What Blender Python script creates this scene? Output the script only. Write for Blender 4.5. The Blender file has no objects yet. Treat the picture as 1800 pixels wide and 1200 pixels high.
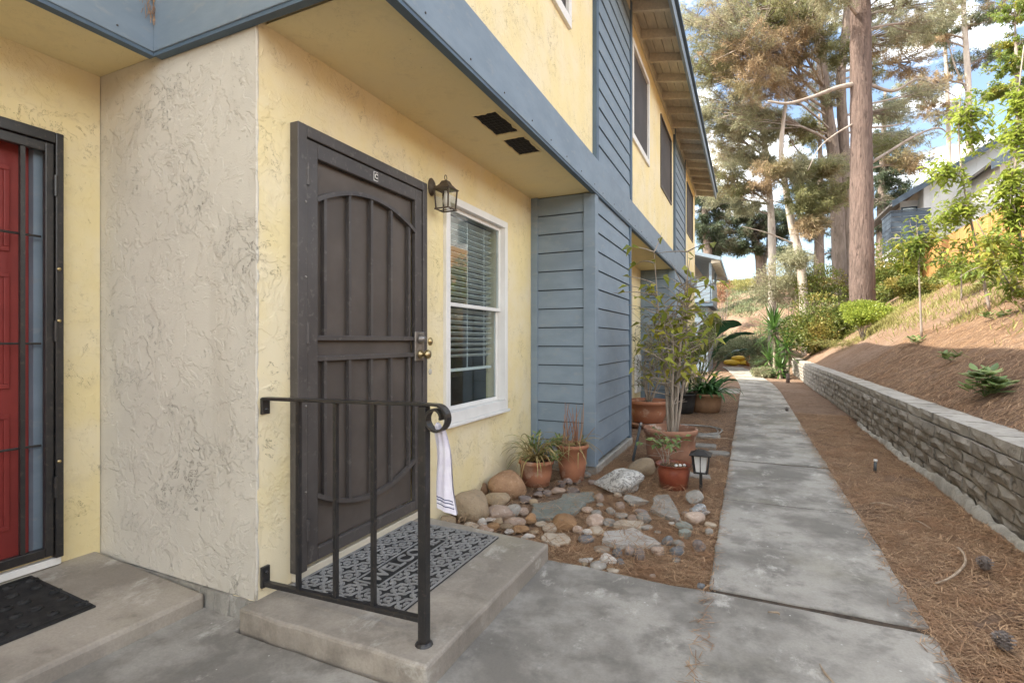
import bpy, math, random
import numpy as np
from mathutils import Vector, Matrix

R = random.Random(11)
rng = np.random.default_rng(5)
scene = bpy.context.scene
COL = scene.collection
rad = math.radians

# ------------------------------------------------------------------ camera, sky, sun, exposure
cam = bpy.data.cameras.new('camera')
camo = bpy.data.objects.new('camera', cam)
COL.objects.link(camo)
camo.location = (0, 0, 1.2)
camo.rotation_euler = (rad(90), 0, rad(24.7))
cam.lens = 18.1
cam.sensor_width = 36
cam.clip_start = 0.05
cam.clip_end = 2000
scene.camera = camo

SUN_EL = 46.5
SUN_AZ = (-0.862, -0.507)
world = bpy.data.worlds.new('World')
scene.world = world
world.use_nodes = True
wt = world.node_tree
wt.nodes.clear()
wo = wt.nodes.new('ShaderNodeOutputWorld')
bg = wt.nodes.new('ShaderNodeBackground')
bg.inputs['Strength'].default_value = 0.07
sky = wt.nodes.new('ShaderNodeTexSky')
sky.sky_type = 'NISHITA'
sky.sun_disc = False
sky.sun_elevation = rad(SUN_EL)
sky.sun_rotation = math.atan2(SUN_AZ[0], SUN_AZ[1])
sky.air_density = 1.0
sky.dust_density = 2.5
tcw = wt.nodes.new('ShaderNodeTexCoord')
mpw = wt.nodes.new('ShaderNodeMapping')
mpw.inputs['Scale'].default_value = (1.0, 1.0, 2.2)
nzw = wt.nodes.new('ShaderNodeTexNoise')
nzw.inputs['Scale'].default_value = 2.1
nzw.inputs['Detail'].default_value = 9
nzw.inputs['Roughness'].default_value = 0.58
rpw = wt.nodes.new('ShaderNodeValToRGB')
rpw.color_ramp.elements[0].position = 0.50
rpw.color_ramp.elements[1].position = 0.66
mxw = wt.nodes.new('ShaderNodeMix')
mxw.data_type = 'RGBA'
mxw.inputs['B'].default_value = (29, 28.4, 27.5, 1)      # cloud
L_ = wt.links.new
L_(tcw.outputs['Generated'], mpw.inputs['Vector'])
L_(mpw.outputs['Vector'], nzw.inputs['Vector'])
L_(nzw.outputs['Fac'], rpw.inputs['Fac'])
L_(rpw.outputs['Color'], mxw.inputs['Factor'])
L_(sky.outputs['Color'], mxw.inputs['A'])
L_(mxw.outputs['Result'], bg.inputs['Color'])
L_(bg.outputs['Background'], wo.inputs['Surface'])

sl = bpy.data.lights.new('sun', 'SUN')
sl.energy = 2.0
sl.angle = rad(0.6)
sl.color = (1.0, 0.93, 0.82)
so = bpy.data.objects.new('sun', sl)
COL.objects.link(so)
ce = math.cos(rad(SUN_EL))
so.rotation_euler = Vector((-SUN_AZ[0] * ce, -SUN_AZ[1] * ce, -math.sin(rad(SUN_EL)))).to_track_quat('-Z', 'Y').to_euler()
so.location = (-20, -12, 25)
scene.view_settings.view_transform = 'Standard'
scene.view_settings.look = 'None'
scene.view_settings.gamma = 1
scene.view_settings.exposure = 2.45
scene.view_settings.use_white_balance = True      # camera balanced for open shade
scene.view_settings.white_balance_temperature = 6750
scene.view_settings.white_balance_tint = 8

# ------------------------------------------------------------------ geometry helpers
CA, SA, FPX = math.cos(rad(24.7)), math.sin(rad(24.7)), 905.0


def at(u, v, D):
    """photo pixel + depth -> world point"""
    t = (u - 900) / FPX
    return Vector((D * (CA * t - SA), D * (SA * t + CA), 1.2 - (v - 600) * D / FPX))


def onz(u, v, z=0.0):
    return at(u, v, (1.2 - z) * FPX / (v - 600))


def sm(a, b, x):
    t = np.clip((x - a) / (b - a), 0, 1)
    return t * t * (3 - 2 * t)


def hgt(X, Y):
    """terrain height"""
    X = np.asarray(X, float)
    Y = np.asarray(Y, float)
    S = 0.58 + 0.010 * np.clip(Y - 6, 0, 14)
    d = np.maximum(X - 1.62, 0)
    dd = np.where(d < 4.0, d, 4.0 + (d - 4.0) * 0.18)
    wav = 0.05 * np.sin(X * 1.7 + Y * 0.6) * np.sin(Y * 0.9 + 1.3) + 0.03 * np.sin(X * 4.1 - Y * 1.9)
    step = np.where(Y < 22, (X > 1.585) * 1.0, sm(1.0, 2.6, X))
    hr = step * (0.52 + S * dd + wav * np.clip(d * 1.2, 0, 1))
    yb = np.maximum(Y - 29.5 + 0.25 * np.clip(X, -6, 6), 0)
    hb = 7.6 * (1 - np.exp(-yb * 0.050)) * 1.25
    hb = hb * sm(-30, -3, X) + np.where(yb > 0, wav * 2.5 + .12 * np.sin(X * 2.3 + 1.1 * np.sin(Y * 1.7)) * np.sin(Y * 1.9 + X), 0)
    flat = -0.028 + 0.010 * np.sin(X * 7 + Y * 3.1) * np.sin(Y * 6.3 - X * 2)
    return flat + np.maximum(hr, hb) * 0.5 + 0.5 * np.sqrt(np.maximum((hr - hb) ** 2, 0)) + np.minimum(hr, hb) * 0.5


ORI = {}


class MB:
    def __init__(s):
        s.V = []
        s.F = []

    def add(s, vs, fs):
        n = len(s.V)
        s.V.extend([tuple(v) for v in vs])
        s.F.extend([tuple(i + n for i in f) for f in fs])
        return s

    def box(s, x0, x1, y0, y1, z0, z1):
        return s.add([(x0, y0, z0), (x1, y0, z0), (x1, y1, z0), (x0, y1, z0), (x0, y0, z1), (x1, y0, z1), (x1, y1, z1), (x0, y1, z1)],
                     [(0, 3, 2, 1), (4, 5, 6, 7), (0, 1, 5, 4), (1, 2, 6, 5), (2, 3, 7, 6), (3, 0, 4, 7)])

    def hexa(s, p):
        return s.add(p, [(0, 3, 2, 1), (4, 5, 6, 7), (0, 1, 5, 4), (1, 2, 6, 5), (2, 3, 7, 6), (3, 0, 4, 7)])

    def prism(s, poly, z0, z1):
        n = len(poly)
        vs = [(p[0], p[1], z0) for p in poly] + [(p[0], p[1], z1) for p in poly]
        fs = [tuple(range(n))[::-1], tuple(range(n, 2 * n))] + [(i, (i + 1) % n, (i + 1) % n + n, i + n) for i in range(n)]
        return s.add(vs, fs)

    def tube(s, pts, rr, n=8, caps=True):
        pts = [Vector(p) for p in pts]
        if not hasattr(rr, '__len__'):
            rr = [rr] * len(pts)
        vs = []
        up = Vector((0, 0, 1))
        t0 = (pts[1] - pts[0]).normalized()
        ref = Vector((1, 0, 0)) if abs(t0.z) > 0.9 else up
        a = t0.cross(ref).normalized()
        for i, p in enumerate(pts):
            if i == 0:
                t = pts[1] - pts[0]
            elif i == len(pts) - 1:
                t = pts[-1] - pts[-2]
            else:
                t = pts[i + 1] - pts[i - 1]
            if t.length < 1e-9:
                t = t0
            t = t.normalized()
            a = (a - t * a.dot(t))
            a = a.normalized() if a.length > 1e-6 else t.orthogonal().normalized()
            b = t.cross(a)
            for k in range(n):
                th = 2 * math.pi * k / n
                vs.append(p + (a * math.cos(th) + b * math.sin(th)) * rr[i])
        m = len(pts)
        fs = [(i * n + k, i * n + (k + 1) % n, (i + 1) * n + (k + 1) % n, (i + 1) * n + k) for i in range(m - 1) for k in range(n)]
        if caps:
            fs.append(tuple(range(n))[::-1])
            fs.append(tuple(range((m - 1) * n, m * n)))
        return s.add(vs, fs)

    def strip(s, pts, w, d, wdir):
        """square bar swept along pts: width w along wdir, thickness d across"""
        pts = [Vector(p) for p in pts]
        wdir = Vector(wdir).normalized()
        vs = []
        for i, p in enumerate(pts):
            t = (pts[min(i + 1, len(pts) - 1)] - pts[max(i - 1, 0)]).normalized()
            nn = t.cross(wdir).normalized()
            for (a, b) in ((-1, -1), (1, -1), (1, 1), (-1, 1)):
                vs.append(p + wdir * (a * w / 2) + nn * (b * d / 2))
        m = len(pts)
        fs = [(i * 4 + k, i * 4 + (k + 1) % 4, i * 4 + 4 + (k + 1) % 4, i * 4 + 4 + k) for i in range(m - 1) for k in range(4)]
        fs += [(3, 2, 1, 0), ((m - 1) * 4, (m - 1) * 4 + 1, (m - 1) * 4 + 2, (m - 1) * 4 + 3)]
        return s.add(vs, fs)

    def lathe(s, c, prof, n=28, wob=0.0):
        vs = []
        for (r, z) in prof:
            for k in range(n):
                th = 2 * math.pi * k / n
                q = r * (1 + wob * math.sin(2 * th + z * 9))
                vs.append((c[0] + q * math.cos(th), c[1] + q * math.sin(th), c[2] + z))
        m = len(prof)
        fs = [(i * n + k, i * n + (k + 1) % n, (i + 1) * n + (k + 1) % n, (i + 1) * n + k) for i in range(m - 1) for k in range(n)]
        fs.append(tuple(range(n))[::-1])
        fs.append(tuple(range((m - 1) * n, m * n)))
        return s.add(vs, fs)

    def wall(s, plane, a0, a1, z0, z1, back, front, holes):
        """wall slab with openings; plane 'x': runs along y, 'y': runs along x. front = visible face coordinate"""
        A = sorted(set([a0, a1] + [h[i] for h in holes for i in (0, 1)]))
        Z = sorted(set([z0, z1] + [h[i] for h in holes for i in (2, 3)]))
        A = [a for a in A if a0 <= a <= a1]
        Z = [z for z in Z if z0 <= z <= z1]

        def hole(i, j):
            if i < 0 or j < 0 or i >= len(A) - 1 or j >= len(Z) - 1:
                return True
            ca, cz = (A[i] + A[i + 1]) / 2, (Z[j] + Z[j + 1]) / 2
            return any(h[0] < ca < h[1] and h[2] < cz < h[3] for h in holes)

        P = (lambda a, z, d: (d, a, z)) if plane == 'x' else (lambda a, z, d: (a, d, z))
        for i in range(len(A) - 1):
            for j in range(len(Z) - 1):
                if hole(i, j):
                    continue
                b0, b1, c0, c1 = A[i], A[i + 1], Z[j], Z[j + 1]
                s.add([P(b0, c0, front), P(b1, c0, front), P(b1, c1, front), P(b0, c1, front)], [(0, 1, 2, 3)])
                s.add([P(b0, c0, back), P(b1, c0, back), P(b1, c1, back), P(b0, c1, back)], [(3, 2, 1, 0)])
                for (di, dj, q) in ((-1, 0, (b0, c0, b0, c1)), (1, 0, (b1, c0, b1, c1)), (0, -1, (b0, c0, b1, c0)), (0, 1, (b0, c1, b1, c1))):
                    if hole(i + di, j + dj):
                        s.add([P(q[0], q[1], front), P(q[2], q[3], front), P(q[2], q[3], back), P(q[0], q[1], back)], [(0, 1, 2, 3)])
        return s


def finish(o, parent, c):
    COL.objects.link(o)
    ORI[o.name] = Vector(c)
    if parent is not None:
        o.parent = parent
        o.location = Vector(c) - ORI[parent.name]
    else:
        o.location = c
    return o


def mk(name, mb, m, parent=None, smooth=False, bevel=0, seg=2, origin=None):
    V = np.array(mb.V, float)
    c = Vector(((V[:, 0].min() + V[:, 0].max()) / 2, (V[:, 1].min() + V[:, 1].max()) / 2, V[:, 2].min())) if origin is None else Vector(origin)
    me = bpy.data.meshes.new(name)
    me.from_pydata((V - np.array(c)).tolist(), [], mb.F)
    if smooth:
        me.polygons.foreach_set('use_smooth', [True] * len(me.polygons))
    me.materials.append(m)
    me.update()
    o = bpy.data.objects.new(name, me)
    finish(o, parent, c)
    if bevel:
        b = o.modifiers.new('bevel', 'BEVEL')
        b.width = bevel
        b.segments = seg
        b.limit_method = 'ANGLE'
    return o


def quads(name, V, m, parent=None, nv=4, smooth=False, origin=None):
    """V: (n*nv,3) numpy array of polygons with nv corners"""
    n = len(V) // nv
    c = Vector((float(V[:, 0].mean()), float(V[:, 1].mean()), float(V[:, 2].min()))) if origin is None else Vector(origin)
    me = bpy.data.meshes.new(name)
    me.vertices.add(n * nv)
    me.vertices.foreach_set('co', (V - np.array(c)).astype(np.float32).ravel())
    me.loops.add(n * nv)
    me.loops.foreach_set('vertex_index', np.arange(n * nv, dtype=np.int32))
    me.polygons.add(n)
    me.polygons.foreach_set('loop_start', np.arange(0, n * nv, nv, dtype=np.int32))
    try:
        me.polygons.foreach_set('loop_total', np.full(n, nv, dtype=np.int32))
    except Exception:
        pass
    me.update(calc_edges=True)
    me.materials.append(m)
    o = bpy.data.objects.new(name, me)
    return finish(o, parent, c)


def inst(o, d, parent='same', name=None, rot=None, scale=None):
    """copy of one object, moved by d, sharing mesh data"""
    c = o.copy()
    COL.objects.link(c)
    c.location = o.location + Vector(d)
    ORI[c.name] = ORI[o.name] + Vector(d)
    if parent != 'same':
        c.parent = parent
        c.location = ORI[c.name] - ORI[parent.name]
    if rot is not None:
        c.rotation_euler = rot
    if scale is not None:
        c.scale = scale
    return c


def tag(o, label=None, cat=None, group=None, kind=None):
    if label:
        o['label'] = label
    if cat:
        o['category'] = cat
    if group:
        o['group'] = group
    if kind:
        o['kind'] = kind
    return o


def thing(name, loc, label, cat, group=None):
    o = bpy.data.objects.new(name, None)
    o.empty_display_size = 0.1
    finish(o, None, loc)
    return tag(o, label, cat, group)


def spline(pts, n=6):
    pts = [Vector(p) for p in pts]
    if len(pts) < 3:
        return [pts[0].lerp(pts[-1], i / n) for i in range(n + 1)]
    out = []
    P = [pts[0] * 2 - pts[1]] + pts + [pts[-1] * 2 - pts[-2]]
    for i in range(1, len(P) - 2):
        for k in range(n):
            t = k / n
            a, b, c, d = P[i - 1], P[i], P[i + 1], P[i + 2]
            out.append(0.5 * ((2 * b) + (c - a) * t + (2 * a - 5 * b + 4 * c - d) * t * t + (3 * b - a - 3 * c + d) * t ** 3))
    out.append(pts[-1])
    return out


def lerp_list(a, n):
    """resample radii list a to n values"""
    return list(np.interp(np.linspace(0, 1, n), np.linspace(0, 1, len(a)), a))


# ------------------------------------------------------------------ material helpers
class NT:
    def __init__(s, name):
        s.m = bpy.data.materials.new(name)
        s.m.use_nodes = True
        s.t = s.m.node_tree
        s.t.nodes.clear()
        s.out = s.n('OutputMaterial')
        s.geo = None

    def n(s, ty, **k):
        nd = s.t.nodes.new('ShaderNode' + ty)
        for a, b in k.items():
            if a.startswith('_'):
                setattr(nd, a[1:], b)
            else:
                s.set(nd.inputs[a.replace('__', ' ')], b)
        return nd

    def set(s, sock, val):
        if isinstance(val, bpy.types.NodeSocket):
            s.t.links.new(val, sock)
        else:
            if sock.type == 'RGBA' and len(val) == 3:
                val = (*val, 1)
            sock.default_value = val

    def pos(s):
        if s.geo is None:
            s.geo = s.n('NewGeometry')
        return s.geo.outputs['Position']

    def noise(s, scale, detail=4, rough=0.55, vec=None, dist=0.0):
        return s.n('TexNoise', Vector=vec or s.pos(), Scale=scale, Detail=detail, Roughness=rough, Distortion=dist).outputs['Fac']

    def ramp(s, fac, a, b, lo=0.0, hi=1.0):
        return s.n('MapRange', Value=fac, From__Min=a, From__Max=b, To__Min=lo, To__Max=hi, _interpolation_type='SMOOTHSTEP').outputs['Result']

    def math(s, op, a, b=0.0):
        nd = s.n('Math', _operation=op)
        s.set(nd.inputs[0], a)
        s.set(nd.inputs[1], b)
        return nd.outputs[0]

    def mix(s, fac, a, b, blend='MIX'):
        nd = s.n('Mix', _data_type='RGBA', _blend_type=blend)
        s.set(nd.inputs[0], fac)
        s.set(nd.inputs[6], a)
        s.set(nd.inputs[7], b)
        return nd.outputs[2]

    def map(s, scale, vec=None):
        return s.n('Mapping', Vector=vec or s.pos(), Scale=scale).outputs['Vector']

    def bump(s, h, strength=0.5, dist=0.01, normal=None):
        nd = s.n('Bump', Height=h, Strength=strength, Distance=dist)
        if normal is not None:
            s.set(nd.inputs['Normal'], normal)
        return nd.outputs['Normal']

    def bsdf(s, col, rough=0.8, normal=None, metal=0.0, spec=0.3, **k):
        nd = s.n('BsdfPrincipled', Base__Color=col, Roughness=rough, Metallic=metal)
        nd.inputs['Specular IOR Level'].default_value = spec
        if normal is not None:
            s.set(nd.inputs['Normal'], normal)
        for a, b in k.items():
            s.set(nd.inputs[a.replace('__', ' ')], b)
        return nd.outputs['BSDF']

    def done(s, sh):
        s.t.links.new(sh, s.out.inputs['Surface'])
        return s.m


def plain(name, c1, c2=None, scale=6, rough=0.7, bs=60, bstr=0.2, bd=0.004, metal=0, spec=0.3, c3=None, s3=25, lo=0.35, hi=0.65, isl=0.0, stretch=None):
    t = NT(name)
    vec = t.map(stretch) if stretch else None
    c2 = c2 or tuple(x * 0.8 for x in c1)
    col = t.mix(t.ramp(t.noise(scale, 6, 0.6, vec), lo, hi), c1, c2)
    if c3:
        col = t.mix(t.ramp(t.noise(s3, 5, 0.6, vec), 0.56, 0.68), col, c3)
    if isl:
        g = t.n('NewGeometry')
        hv = t.n('HueSaturation', Color=col, Value=t.ramp(g.outputs['Random Per Island'], 0, 1, 1 - isl, 1 + isl))
        col = hv.outputs['Color']
    nrm = t.bump(t.noise(bs, 5, 0.6, vec), bstr, bd) if bstr else None
    return t.done(t.bsdf(col, rough, nrm, metal, spec))


def stucco(name, c1, c2, dirt, amp=1.0, crev=0.75):
    t = NT(name)
    warp = t.n('TexNoise', Vector=t.pos(), Scale=3.5, Detail=3)
    v = t.n('VectorMath', _operation='MULTIPLY_ADD')
    t.set(v.inputs[0], warp.outputs['Color'])
    t.set(v.inputs[1], (0.25, 0.25, 0.25))
    t.set(v.inputs[2], t.pos())
    vec = v.outputs[0]
    n1 = t.noise(7.0, 4, 0.62, vec)
    n2 = t.noise(22.0, 4, 0.65, vec)
    fine = t.noise(140, 2, 0.6)
    plate = t.ramp(n1, 0.47, 0.53)
    plate2 = t.math('MULTIPLY', t.ramp(n2, 0.50, 0.60), t.ramp(t.noise(3.1, 4, 0.6), 0.45, 0.62, 0.15, 1.0))
    h = t.math('ADD', t.math('MULTIPLY', plate, 0.30), t.math('MULTIPLY', plate2, 0.32))
    h = t.math('ADD', h, t.math('MULTIPLY', fine, 0.10))
    # thin trowel crevices that hold dirt
    band = t.math('SUBTRACT', 1.0, t.ramp(t.math('ABSOLUTE', t.math('SUBTRACT', n2, 0.545)), 0.0, 0.014))
    mask = t.ramp(t.noise(4.2, 5, 0.65), 0.51, 0.62)
    cre = t.math('MULTIPLY', band, mask)
    h = t.math('SUBTRACT', h, t.math('MULTIPLY', cre, 0.9))
    col = t.mix(t.ramp(t.noise(2.2, 4, 0.62), 0.35, 0.68), c1, c2)
    col = t.mix(t.math('MULTIPLY', t.ramp(t.noise(9, 4, 0.7), 0.55, 0.75), 0.35), col, dirt)
    col = t.mix(t.math('MULTIPLY', cre, crev), col, tuple(x * 0.42 for x in dirt))
    # rain streaks and dirty specks
    st = t.ramp(t.noise(4.0, 5, 0.6, t.map((1, 1, 0.12))), 0.58, 0.72)
    col = t.mix(t.math('MULTIPLY', st, 0.22), col, dirt)
    spk = t.ramp(t.noise(55, 2, 0.5), 0.74, 0.78)
    col = t.mix(t.math('MULTIPLY', spk, 0.5), col, (0.13, 0.10, 0.06))
    return t.done(t.bsdf(col, 0.9, t.bump(h, 0.55 * amp, 0.012), 0, 0.15))


def concrete(name, c1, c2, c3, olive=0.25, speck=True, sc=1.0):
    t = NT(name)
    big = t.ramp(t.noise(1.5 * sc, 6, 0.62, None, 0.15), 0.40, 0.62)
    mid = t.ramp(t.noise(4.6 * sc, 6, 0.68, None, 0.2), 0.48, 0.66)
    lite = t.ramp(t.noise(3.3 * sc, 7, 0.74, t.map((1.3, 0.8, 1)), 0.25), 0.55, 0.68)
    col = t.mix(big, c1, c2)
    col = t.mix(t.math('MULTIPLY', mid, 0.65), col, tuple(x * 0.75 for x in c2))
    col = t.mix(t.math('MULTIPLY', lite, 0.75), col, c3)
    ol = t.ramp(t.noise(0.9, 5, 0.6, t.map((1, 1, 1))), 0.52, 0.66)
    col = t.mix(t.math('MULTIPLY', ol, olive), col, (0.26, 0.24, 0.15))
    grain = t.noise(95, 4, 0.7)
    col = t.mix(t.ramp(grain, 0.3, 0.75, 0.0, 0.22), col, (0.10, 0.095, 0.085))
    if speck:
        sp = t.n('TexVoronoi', Vector=t.pos(), Scale=17.0)
        k = t.math('MULTIPLY', t.math('SUBTRACT', 1.0, t.ramp(sp.outputs['Distance'], 0.06, 0.10)), t.ramp(t.noise(2.3, 3), 0.5, 0.55))
        sel = t.ramp(t.n('SeparateColor', Color=sp.outputs['Color']).outputs[0], 0.45, 0.5)
        col = t.mix(t.math('MULTIPLY', t.math('MULTIPLY', k, sel), 0.8), col, (0.62, 0.60, 0.56))
    h = t.math('ADD', t.math('MULTIPLY', grain, 0.35), t.math('MULTIPLY', t.noise(18, 6, 0.6), 0.65))
    rgh = t.ramp(big, 0, 1, 0.62, 0.8)
    return t.done(t.bsdf(col, rgh, t.bump(h, 0.35, 0.006), 0, 0.3))


def leafmat(name, c1, c2, c3=None, trans=0.35, nscale=0.6, rough=0.5, tcol=None):
    t = NT(name)
    g = t.n('NewGeometry')
    ri = g.outputs['Random Per Island']
    col = t.mix(ri, c1, c2)
    if c3:
        col = t.mix(t.ramp(t.noise(nscale, 4, 0.6), 0.5, 0.62), col, c3)
    hv = t.n('HueSaturation', Color=col, Value=t.ramp(t.math('FRACT', t.math('MULTIPLY', ri, 7.31)), 0, 1, 0.7, 1.25))
    col = hv.outputs['Color']
    a = t.bsdf(col, rough, None, 0, 0.35)
    tr = t.n('BsdfTranslucent', Color=t.mix(0.5, col, tcol or c2)).outputs[0]
    ms = t.n('MixShader', Fac=trans)
    t.t.links.new(a, ms.inputs[1])
    t.t.links.new(tr, ms.inputs[2])
    return t.done(ms.outputs[0])


def glassmat(name, tint=(0.9, 0.95, 0.95), refl=1.5):
    t = NT(name)
    bf = t.n('NewGeometry').outputs['Backfacing']
    fr = t.n('Fresnel', IOR=t.ramp(bf, 0, 1, refl, 1 / refl))
    ms = t.n('MixShader', Fac=fr.outputs[0])
    tr = t.n('BsdfTransparent', Color=tint)
    gl = t.n('BsdfGlossy', Color=(0.95, 0.97, 1), Roughness=0.015)
    t.t.links.new(tr.outputs[0], ms.inputs[1])
    t.t.links.new(gl.outputs[0], ms.inputs[2])
    return t.done(ms.outputs[0])


def screenmat(name, col, alpha):
    t = NT(name)
    c = t.mix(t.ramp(t.noise(2.5, 5, 0.6), 0.35, 0.7), col, tuple(x * 1.35 for x in col))
    a = t.bsdf(c, 0.55, None, 0.2, 0.4)
    tr = t.n('BsdfTransparent', Color=(1, 1, 1))
    ms = t.n('MixShader', Fac=alpha)
    t.t.links.new(tr.outputs[0], ms.inputs[1])
    t.t.links.new(a, ms.inputs[2])
    return t.done(ms.outputs[0])


M = {}
M['stucco'] = stucco('yellow_stucco', (0.80, 0.68, 0.38), (0.80, 0.705, 0.48), (0.64, 0.54, 0.34))
M['stucco_grey'] = stucco('skylight_tinted_stucco', (0.64, 0.60, 0.51), (0.58, 0.545, 0.465), (0.42, 0.37, 0.29), 1.3, 0.95)  # same paint as the yellow walls, with cool skylight greyed into the colour
M['soffit'] = stucco('soffit_stucco', (0.82, 0.70, 0.40), (0.78, 0.68, 0.42), (0.60, 0.51, 0.31), 0.55, 0.2)
M['blue'] = plain('blue_grey_paint', (0.215, 0.275, 0.33), (0.185, 0.24, 0.29), 3, 0.55, 25, 0.25, 0.004, c3=(0.23, 0.275, 0.31), s3=9, stretch=(1, 1, 2.5))
M['blue_dark'] = plain('dark_blue_trim', (0.10, 0.15, 0.20), (0.08, 0.12, 0.165), 3, 0.55, 25, 0.2)
M['gap'] = plain('shadow_gap_board', (0.05, 0.07, 0.09), None, 3, 0.8)
M['white'] = plain('white_vinyl', (0.80, 0.79, 0.75), (0.74, 0.73, 0.69), 4, 0.45, 40, 0.05)
M['cream_trim'] = plain('cream_painted_wood', (0.66, 0.60, 0.47), (0.58, 0.52, 0.40), 5, 0.7, 30, 0.2)
M['eave'] = plain('eave_paint', (0.55, 0.50, 0.40), (0.46, 0.42, 0.34), 5, 0.75, 30, 0.25, stretch=(6, 1, 6))
M['iron'] = plain('black_iron_paint', (0.016, 0.016, 0.017), (0.028, 0.026, 0.025), 14, 0.34, 70, 0.35, 0.002, spec=0.55, c3=(0.055, 0.045, 0.038), s3=45)
M['bronze'] = plain('dark_bronze_steel', (0.060, 0.053, 0.050), (0.085, 0.076, 0.070), 3, 0.45, 60, 0.2, 0.002, spec=0.45, c3=(0.11, 0.10, 0.09), s3=30)
M['lantern'] = plain('aged_bronze', (0.075, 0.058, 0.042), (0.11, 0.085, 0.06), 30, 0.6, 90, 0.3, 0.002)
M['screen'] = screenmat('security_screen_mesh', (0.125, 0.106, 0.092), 0.72)
M['winscreen'] = screenmat('window_screen_mesh', (0.075, 0.065, 0.058), 0.85)
M['brass'] = plain('tarnished_brass', (0.55, 0.42, 0.20), (0.42, 0.34, 0.2), 30, 0.33, 50, 0.1, metal=1)
M['steel'] = plain('brushed_lock_steel', (0.34, 0.32, 0.29), (0.24, 0.22, 0.2), 30, 0.4, 50, 0.1, metal=0.8)
M['red'] = plain('red_door_paint', (0.27, 0.042, 0.036), (0.22, 0.034, 0.03), 4, 0.45, 40, 0.15, 0.003)
M['tan_door'] = plain('tan_inner_door', (0.36, 0.30, 0.25), (0.30, 0.25, 0.21), 2, 0.6, 40, 0.1)
M['dark'] = plain('dark_interior', (0.035, 0.033, 0.03), None, 2, 0.9, bstr=0)
M['room'] = plain('room_wall', (0.30, 0.27, 0.23), None, 2, 0.9, bstr=0)
M['glass'] = glassmat('window_glass')
M['lampglass'] = glassmat('lantern_glass', (0.85, 0.84, 0.8), 1.6)
M['conc'] = concrete('path_concrete', (0.40, 0.375, 0.33), (0.205, 0.19, 0.165), (0.60, 0.57, 0.51))
M['conc_step'] = concrete('step_concrete', (0.43, 0.38, 0.315), (0.29, 0.255, 0.21), (0.58, 0.54, 0.47), 0.4, False)
M['conc_edge'] = concrete('footing_concrete', (0.40, 0.38, 0.33), (0.30, 0.285, 0.25), (0.52, 0.50, 0.45), 0.3, False, 2)
M['block'] = plain('retaining_block', (0.235, 0.215, 0.185), (0.34, 0.315, 0.275), 3.2, 0.95, 38, 0.9, 0.014, c3=(0.13, 0.12, 0.105), s3=11, isl=0.0)
M['cap'] = plain('retaining_cap', (0.40, 0.375, 0.33), (0.30, 0.28, 0.245), 4, 0.95, 45, 0.7, 0.01, c3=(0.20, 0.185, 0.16), s3=9)
M['terra'] = plain('terracotta', (0.40, 0.175, 0.095), (0.33, 0.145, 0.085), 8, 0.85, 60, 0.2, 0.003, c3=(0.47, 0.30, 0.21), s3=7)
M['terra_old'] = plain('weathered_terracotta', (0.36, 0.19, 0.12), (0.27, 0.14, 0.09), 7, 0.9, 60, 0.25, 0.003, c3=(0.50, 0.40, 0.32), s3=6)
M['redpot'] = plain('glazed_oxblood', (0.19, 0.045, 0.025), (0.25, 0.07, 0.035), 9, 0.28, 40, 0.1, 0.002, spec=0.5)
M['planter'] = plain('brown_planter', (0.26, 0.15, 0.08), (0.20, 0.11, 0.06), 7, 0.8, 60, 0.2)
M['blackpot'] = plain('black_plastic', (0.02, 0.02, 0.02), (0.035, 0.033, 0.03), 8, 0.5, 60, 0.1)
M['soil'] = plain('potting_soil', (0.075, 0.05, 0.033), (0.14, 0.09, 0.055), 28, 1.0, 70, 1.0, 0.02)
M['joint'] = plain('joint_dirt', (0.055, 0.043, 0.033), (0.10, 0.075, 0.055), 22, 1.0, 80, 0.8, 0.01)
M['rubber'] = plain('black_rubber', (0.018, 0.018, 0.018), (0.035, 0.034, 0.033), 25, 0.75, 120, 0.4, 0.003)
M['matgrey'] = plain('grey_mat_lattice', (0.30, 0.295, 0.28), (0.23, 0.225, 0.215), 14, 0.75, 160, 0.5, 0.002)
M['bag'] = plain('lavender_white_plastic', (0.66, 0.63, 0.72), (0.76, 0.74, 0.80), 16, 0.45, 60, 0.5, 0.004)
M['navy'] = plain('navy_print', (0.05, 0.06, 0.16), None, 5, 0.6)
M['signwhite'] = plain('tag_white', (0.75, 0.74, 0.72), None, 5, 0.5)
M['hose'] = plain('grey_hose', (0.30, 0.29, 0.26), (0.22, 0.21, 0.19), 9, 0.6)
M['pipe'] = plain('dark_grey_pipe', (0.10, 0.115, 0.125), None, 9, 0.5)
M['twig'] = plain('dead_wood', (0.30, 0.22, 0.15), (0.42, 0.33, 0.24), 20, 0.9, 60, 0.5)
M['straw'] = plain('dry_straw', (0.30, 0.17, 0.09), (0.42, 0.27, 0.15), 30, 0.9, isl=0.3)
M['cone'] = plain('pine_cone_scale', (0.13, 0.10, 0.085), (0.24, 0.21, 0.19), 40, 0.9, 80, 0.6)
M['stem'] = plain('pale_stem_bark', (0.36, 0.31, 0.25), (0.27, 0.22, 0.17), 25, 0.9, 80, 0.4, 0.004, stretch=(3, 3, 0.5))
M['bark_red'] = plain('red_brown_pine_bark', (0.165, 0.118, 0.10), (0.11, 0.08, 0.068), 6, 0.95, 10, 1.0, 0.08, c3=(0.06, 0.042, 0.036), s3=8, stretch=(1.6, 1.6, 0.30))
M['bark_grey'] = plain('grey_pine_bark', (0.25, 0.20, 0.17), (0.17, 0.135, 0.112), 5, 0.95, 9, 1.0, 0.05, c3=(0.10, 0.08, 0.07), s3=8, stretch=(1.6, 1.6, 0.35))
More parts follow.
